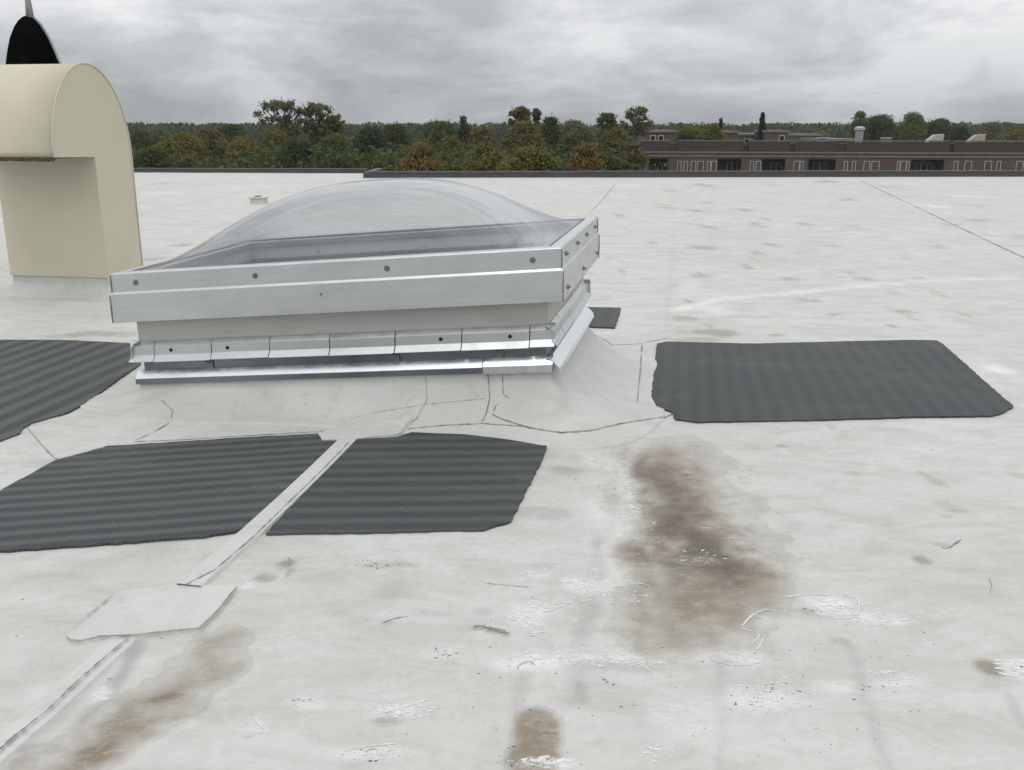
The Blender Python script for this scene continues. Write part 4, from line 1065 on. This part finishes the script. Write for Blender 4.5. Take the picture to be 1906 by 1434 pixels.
# ---------------------------------------------------------------- brick row building
BD0, BD1 = 92.0, 87.0
bA = at_y(1190, 290, BD0); bB = at_y(1990, 290, BD1)
bd = Vector((bB.x - bA.x, bB.y - bA.y, 0)); BL = bd.length; bd.normalize(); bn = Vector((-bd.y, bd.x, 0))
bang = math.atan2(bd.y, bd.x)
row = empty('brick_row_building', (bA.x, bA.y, ground_z), (0, 0, bang))
tag(row, 'long low dark brick row building with balconies beyond the parapet on the right', 'building')
def fc(u, v):
    d = ray(u, v); o = Vector((0, 0, CAM_H)); t = (Vector((bA.x, bA.y, 0)) - o).dot(bn) / d.dot(bn); p = o + d * t
    return (p - bA).dot(bd), p.z - ground_z
def zt(v, u=1500): return fc(u, v)[1]
Z_TOP, Z_B1, Z_B2, Z_W = zt(265), zt(283), zt(286), zt(293)
DEP = 16
balc = [(1208, 1244), (1336, 1380), (1419, 1462), (1505, 1556), (1696, 1758), (1930, 1975)]
mb = MB(); x = 0.0
for a, b in balc + [(None, None)]:
    xa = fc(a, 300)[0] if a else BL
    mb.box(x, xa, 0, .4, 0, Z_W)
    if a:
        xb = fc(b, 300)[0]; mb.box(xa, xb, 0, .4, 0, zt(340)); mb.box(xa, xb, 0, .4, zt(296.5), Z_W); x = xb
mb.box(0, .4, .4, DEP, 0, Z_W); mb.box(BL - .4, BL, .4, DEP, 0, Z_W); mb.box(.4, BL - .4, DEP - .4, DEP, 0, Z_W)
mb.build('wall', M['brick'], row)
mb = MB(); mb.box(-.1, BL + .1, -.06, DEP + .1, Z_W + .001, zt(290)); mb.box(-.1, BL + .1, -.05, DEP + .1, Z_B2, Z_B1 - .001); mb.build('cornice', M['trim'], row)
mb = MB(); mb.box(-.05, BL + .05, .0, DEP + .05, zt(290) + .001, Z_B2 - .001); mb.build('brick_course', M['trimred'], row)
mb = MB()
cuts = [0] + [fc(u, 275)[0] for u in (1246, 1262, 1384, 1394, 1470, 1480, 1560, 1576, 1768, 1776)] + [BL]
for i in range(0, len(cuts), 2):
    mb.box(cuts[i], cuts[i + 1], .0, .5, Z_B1, Z_TOP + rnd.uniform(-.04, .06))
for i in range(1, len(cuts) - 1, 2): mb.box(cuts[i], cuts[i + 1], .35, .6, Z_B1, Z_TOP - .1)
mb.build('parapet_wall', M['shingle'], row)
mb = MB(); mb.box(.1, BL - .1, .6, DEP - .1, Z_B1 + .2, Z_TOP - .35); mb.build('roof', M['gravelroof'], row)
mb = MB()
for i in range(0, len(cuts), 2): mb.box(cuts[i] - .02, cuts[i + 1] + .02, -.03, .55, Z_TOP + .07, Z_TOP + .15)
mb.build('coping', M['trim'], row)
for a, b in balc:
    xa, xb = fc(a, 300)[0], fc(b, 300)[0]
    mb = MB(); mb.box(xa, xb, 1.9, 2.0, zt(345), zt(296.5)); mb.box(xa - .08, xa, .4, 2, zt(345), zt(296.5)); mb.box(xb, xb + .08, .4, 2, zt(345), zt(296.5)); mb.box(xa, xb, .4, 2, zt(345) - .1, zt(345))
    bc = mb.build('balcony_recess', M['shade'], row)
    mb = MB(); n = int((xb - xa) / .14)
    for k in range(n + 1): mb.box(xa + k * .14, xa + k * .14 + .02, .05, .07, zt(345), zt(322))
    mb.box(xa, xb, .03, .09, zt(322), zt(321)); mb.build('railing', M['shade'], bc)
def window(u, w, v0, v1, y=-.03, split=1, parent=row, name='window'):
    x, z1 = fc(u, v0); _, z0 = fc(u, v1); h = w * .39
    mb = MB(); t = .06
    mb.box(x - h, x - h + t, y, y + .1, z0, z1); mb.box(x + h - t, x + h, y, y + .1, z0, z1); mb.box(x - h + t, x + h - t, y, y + .1, z1 - t, z1); mb.box(x - h + t, x + h - t, y, y + .1, z0, z0 + t)
    for k in range(1, split + 1):
        if split > 1 and k < split + 0:
            xm = x - h + 2 * h * k / split; mb.box(xm - .045, xm + .045, y, y + .1, z0 + t, z1 - t)
    wf = mb.build(name, M['winframe'], parent)
    mb = MB(); mb.box(x - h + t, x + h - t, y + .05, y + .07, z0 + t, z1 - t); mb.build('pane', M['pane'], wf)
for u, w in ((1198, .55), (1265, .5), (1277, .5), (1320, .45), (1400, .5), (1492, .5), (1575, .45), (1590, .45), (1674, .45), (1690, .4), (1780, .5), (1860, .5), (1291, .6), (1304, .8), (1329, .65), (1412, .6), (1484, .8), (1614, .7), (1630, .9), (1682, .8), (1803, .8), (1840, .8), (1899, .8)):
    window(u, w, 300, 324 + 14)
for u, w, sp in ((1233, .95, 2), (1366, 1.25, 2), (1450, 1.2, 2), (1533, 1.5, 2), (1731, 2.0, 3)):
    window(u, w, 304, 343, 1.83, sp, name='balcony_door')
# roof equipment on the row building
def onroof(u, v, back): 
    x, z = fc(u, v); return x, back, z
def rv(name, label, u, mk):
    x, _ = fc(u, 268); p = row_m @ Vector((x, 3.0, Z_TOP - .36)); o = empty(name, p, (0, 0, bang)); tag(o, label, 'roof vent'); mk(o); return o
bpy.context.view_layer.update(); row_m = row.matrix_world.copy()
def mk_stack(o):
    mb = MB(); mb.tube([(0, 0, 0), (0, 0, 1.35)], [.36, .36], 20); mb.build('pipe', M['steelvent'], o, auto=True)
    mb = MB(); mb.tube([(0, 0, 1.36), (0, 0, 1.42), (0, 0, 1.62), (0, 0, 1.74)], [.30, .48, .46, .2], 20); mb.build('cap', M['palevent'], o, auto=True)
rv('round_roof_vent', 'round steel stack with pale cap on the brick building roof', 1611, mk_stack)
def mk_hood(m):
    def f(o):
        mb = MB(); mb.add([(-.7, -.4, 0), (.55, -.4, 0), (.65, -.4, 1.05), (-.15, -.4, 1.0), (-.8, -.4, .45), (-.7, .5, 0), (.55, .5, 0), (.65, .5, 1.05), (-.15, .5, 1.0), (-.8, .5, .45)],
                          [(0, 1, 2, 3, 4), (5, 6, 7, 8, 9), (0, 1, 6, 5), (1, 2, 7, 6), (2, 3, 8, 7), (3, 4, 9, 8), (4, 0, 5, 9)])
        mb.build('housing', M[m], o, bevel=.04)
        mb = MB(); mb.box(-.62, .5, -.43, -.405, .08, .5); mb.build('grille', M['shade'], o)
    return f
rv('box_roof_vent', 'pale green angled box vent on the brick building roof', 1758, mk_hood('palevent'))
rv('box_roof_vent', 'pinkish angled box vent nearest the right end of the brick building roof', 1838, mk_hood('pinkvent'))
def mk_low(o):
    mb = MB(); mb.box(-.4, .4, -.3, .3, 0, .65); mb.build('housing', M['trim'], o, bevel=.03)
    mb = MB(); mb.box(-.46, .46, -.36, .36, .66, .74); mb.build('cap', M['palevent'], o)
for u, lab in ((1540, 'low box vent on the brick building roof, left of the round stack'), (1663, 'low box vent on the brick building roof, right of the round stack')): rv('low_box_vent', lab, u, mk_low)

# further brick blocks showing over the row building
def block(u0, u1, vt, dist, label, wins=(), m='brick', dep=10, roofv=None):
    a = at_y(u0, vt, dist); b = at_y(u1, vt, dist); H = a.z - ground_z; w = b.x - a.x
    o = empty('brick_house', (a.x, dist, ground_z)); tag(o, label, 'building')
    mb = MB(); mb.box(0, w, 0, dep, 0, H - .25); mb.build('wall', M[m], o)
    mb = MB(); mb.box(-.15, w + .15, -.15, dep + .15, H - .249, H); mb.build('roof', M['trim'], o)
    for u in wins:
        p0 = at_y(u - 5, vt + 9, dist); p1 = at_y(u + 5, vt + 22, dist)
        mb = MB(); mb.box(p0.x - a.x, p1.x - a.x, -.04, .04, p1.z - ground_z, p0.z - ground_z); wf = mb.build('window', M['winframe'], o)
        mb = MB(); mb.box(p0.x - a.x + .1, p1.x - a.x - .1, -.06, -.041, p1.z - ground_z + .1, p0.z - ground_z - .1); mb.build('pane', M['pane'], wf)
block(1203, 1262, 243, 122, 'brick block with small windows left of the yellow green trees', (1215, 1230))
block(1350, 1374, 244, 124, 'narrow brick block right of the yellow green trees')
block(1376, 1446, 249, 132, 'dark low block behind the pointed conifer', (1390, 1402), 'shade')
block(1442, 1468, 243, 122, 'narrow brick block right of the pointed conifer', (1455,))
block(1488, 1532, 250, 140, 'low pale roofed block behind the middle of the row building', (), 'shade')
block(1535, 1600, 259, 120, 'low block showing left of the round steel stack', (), 'shingle')

# ---------------------------------------------------------------- thin autumn haze over the far side
mb = MB(); mb.box(-420, 460, -12, 900, ground_z - 1, 16)
hz = mb.build('haze', None); tag(hz, kind='stuff')
hm = bpy.data.materials.new('haze_air'); hm.use_nodes = True; t_ = hm.node_tree; t_.nodes.clear()
vo = t_.nodes.new('ShaderNodeVolumePrincipled'); vo.inputs['Density'].default_value = 0.00032; vo.inputs['Color'].default_value = (0.88, 0.885, 0.885, 1)
om = t_.nodes.new('ShaderNodeOutputMaterial'); t_.links.new(vo.outputs[0], om.inputs['Volume']); hz.data.materials.append(hm)
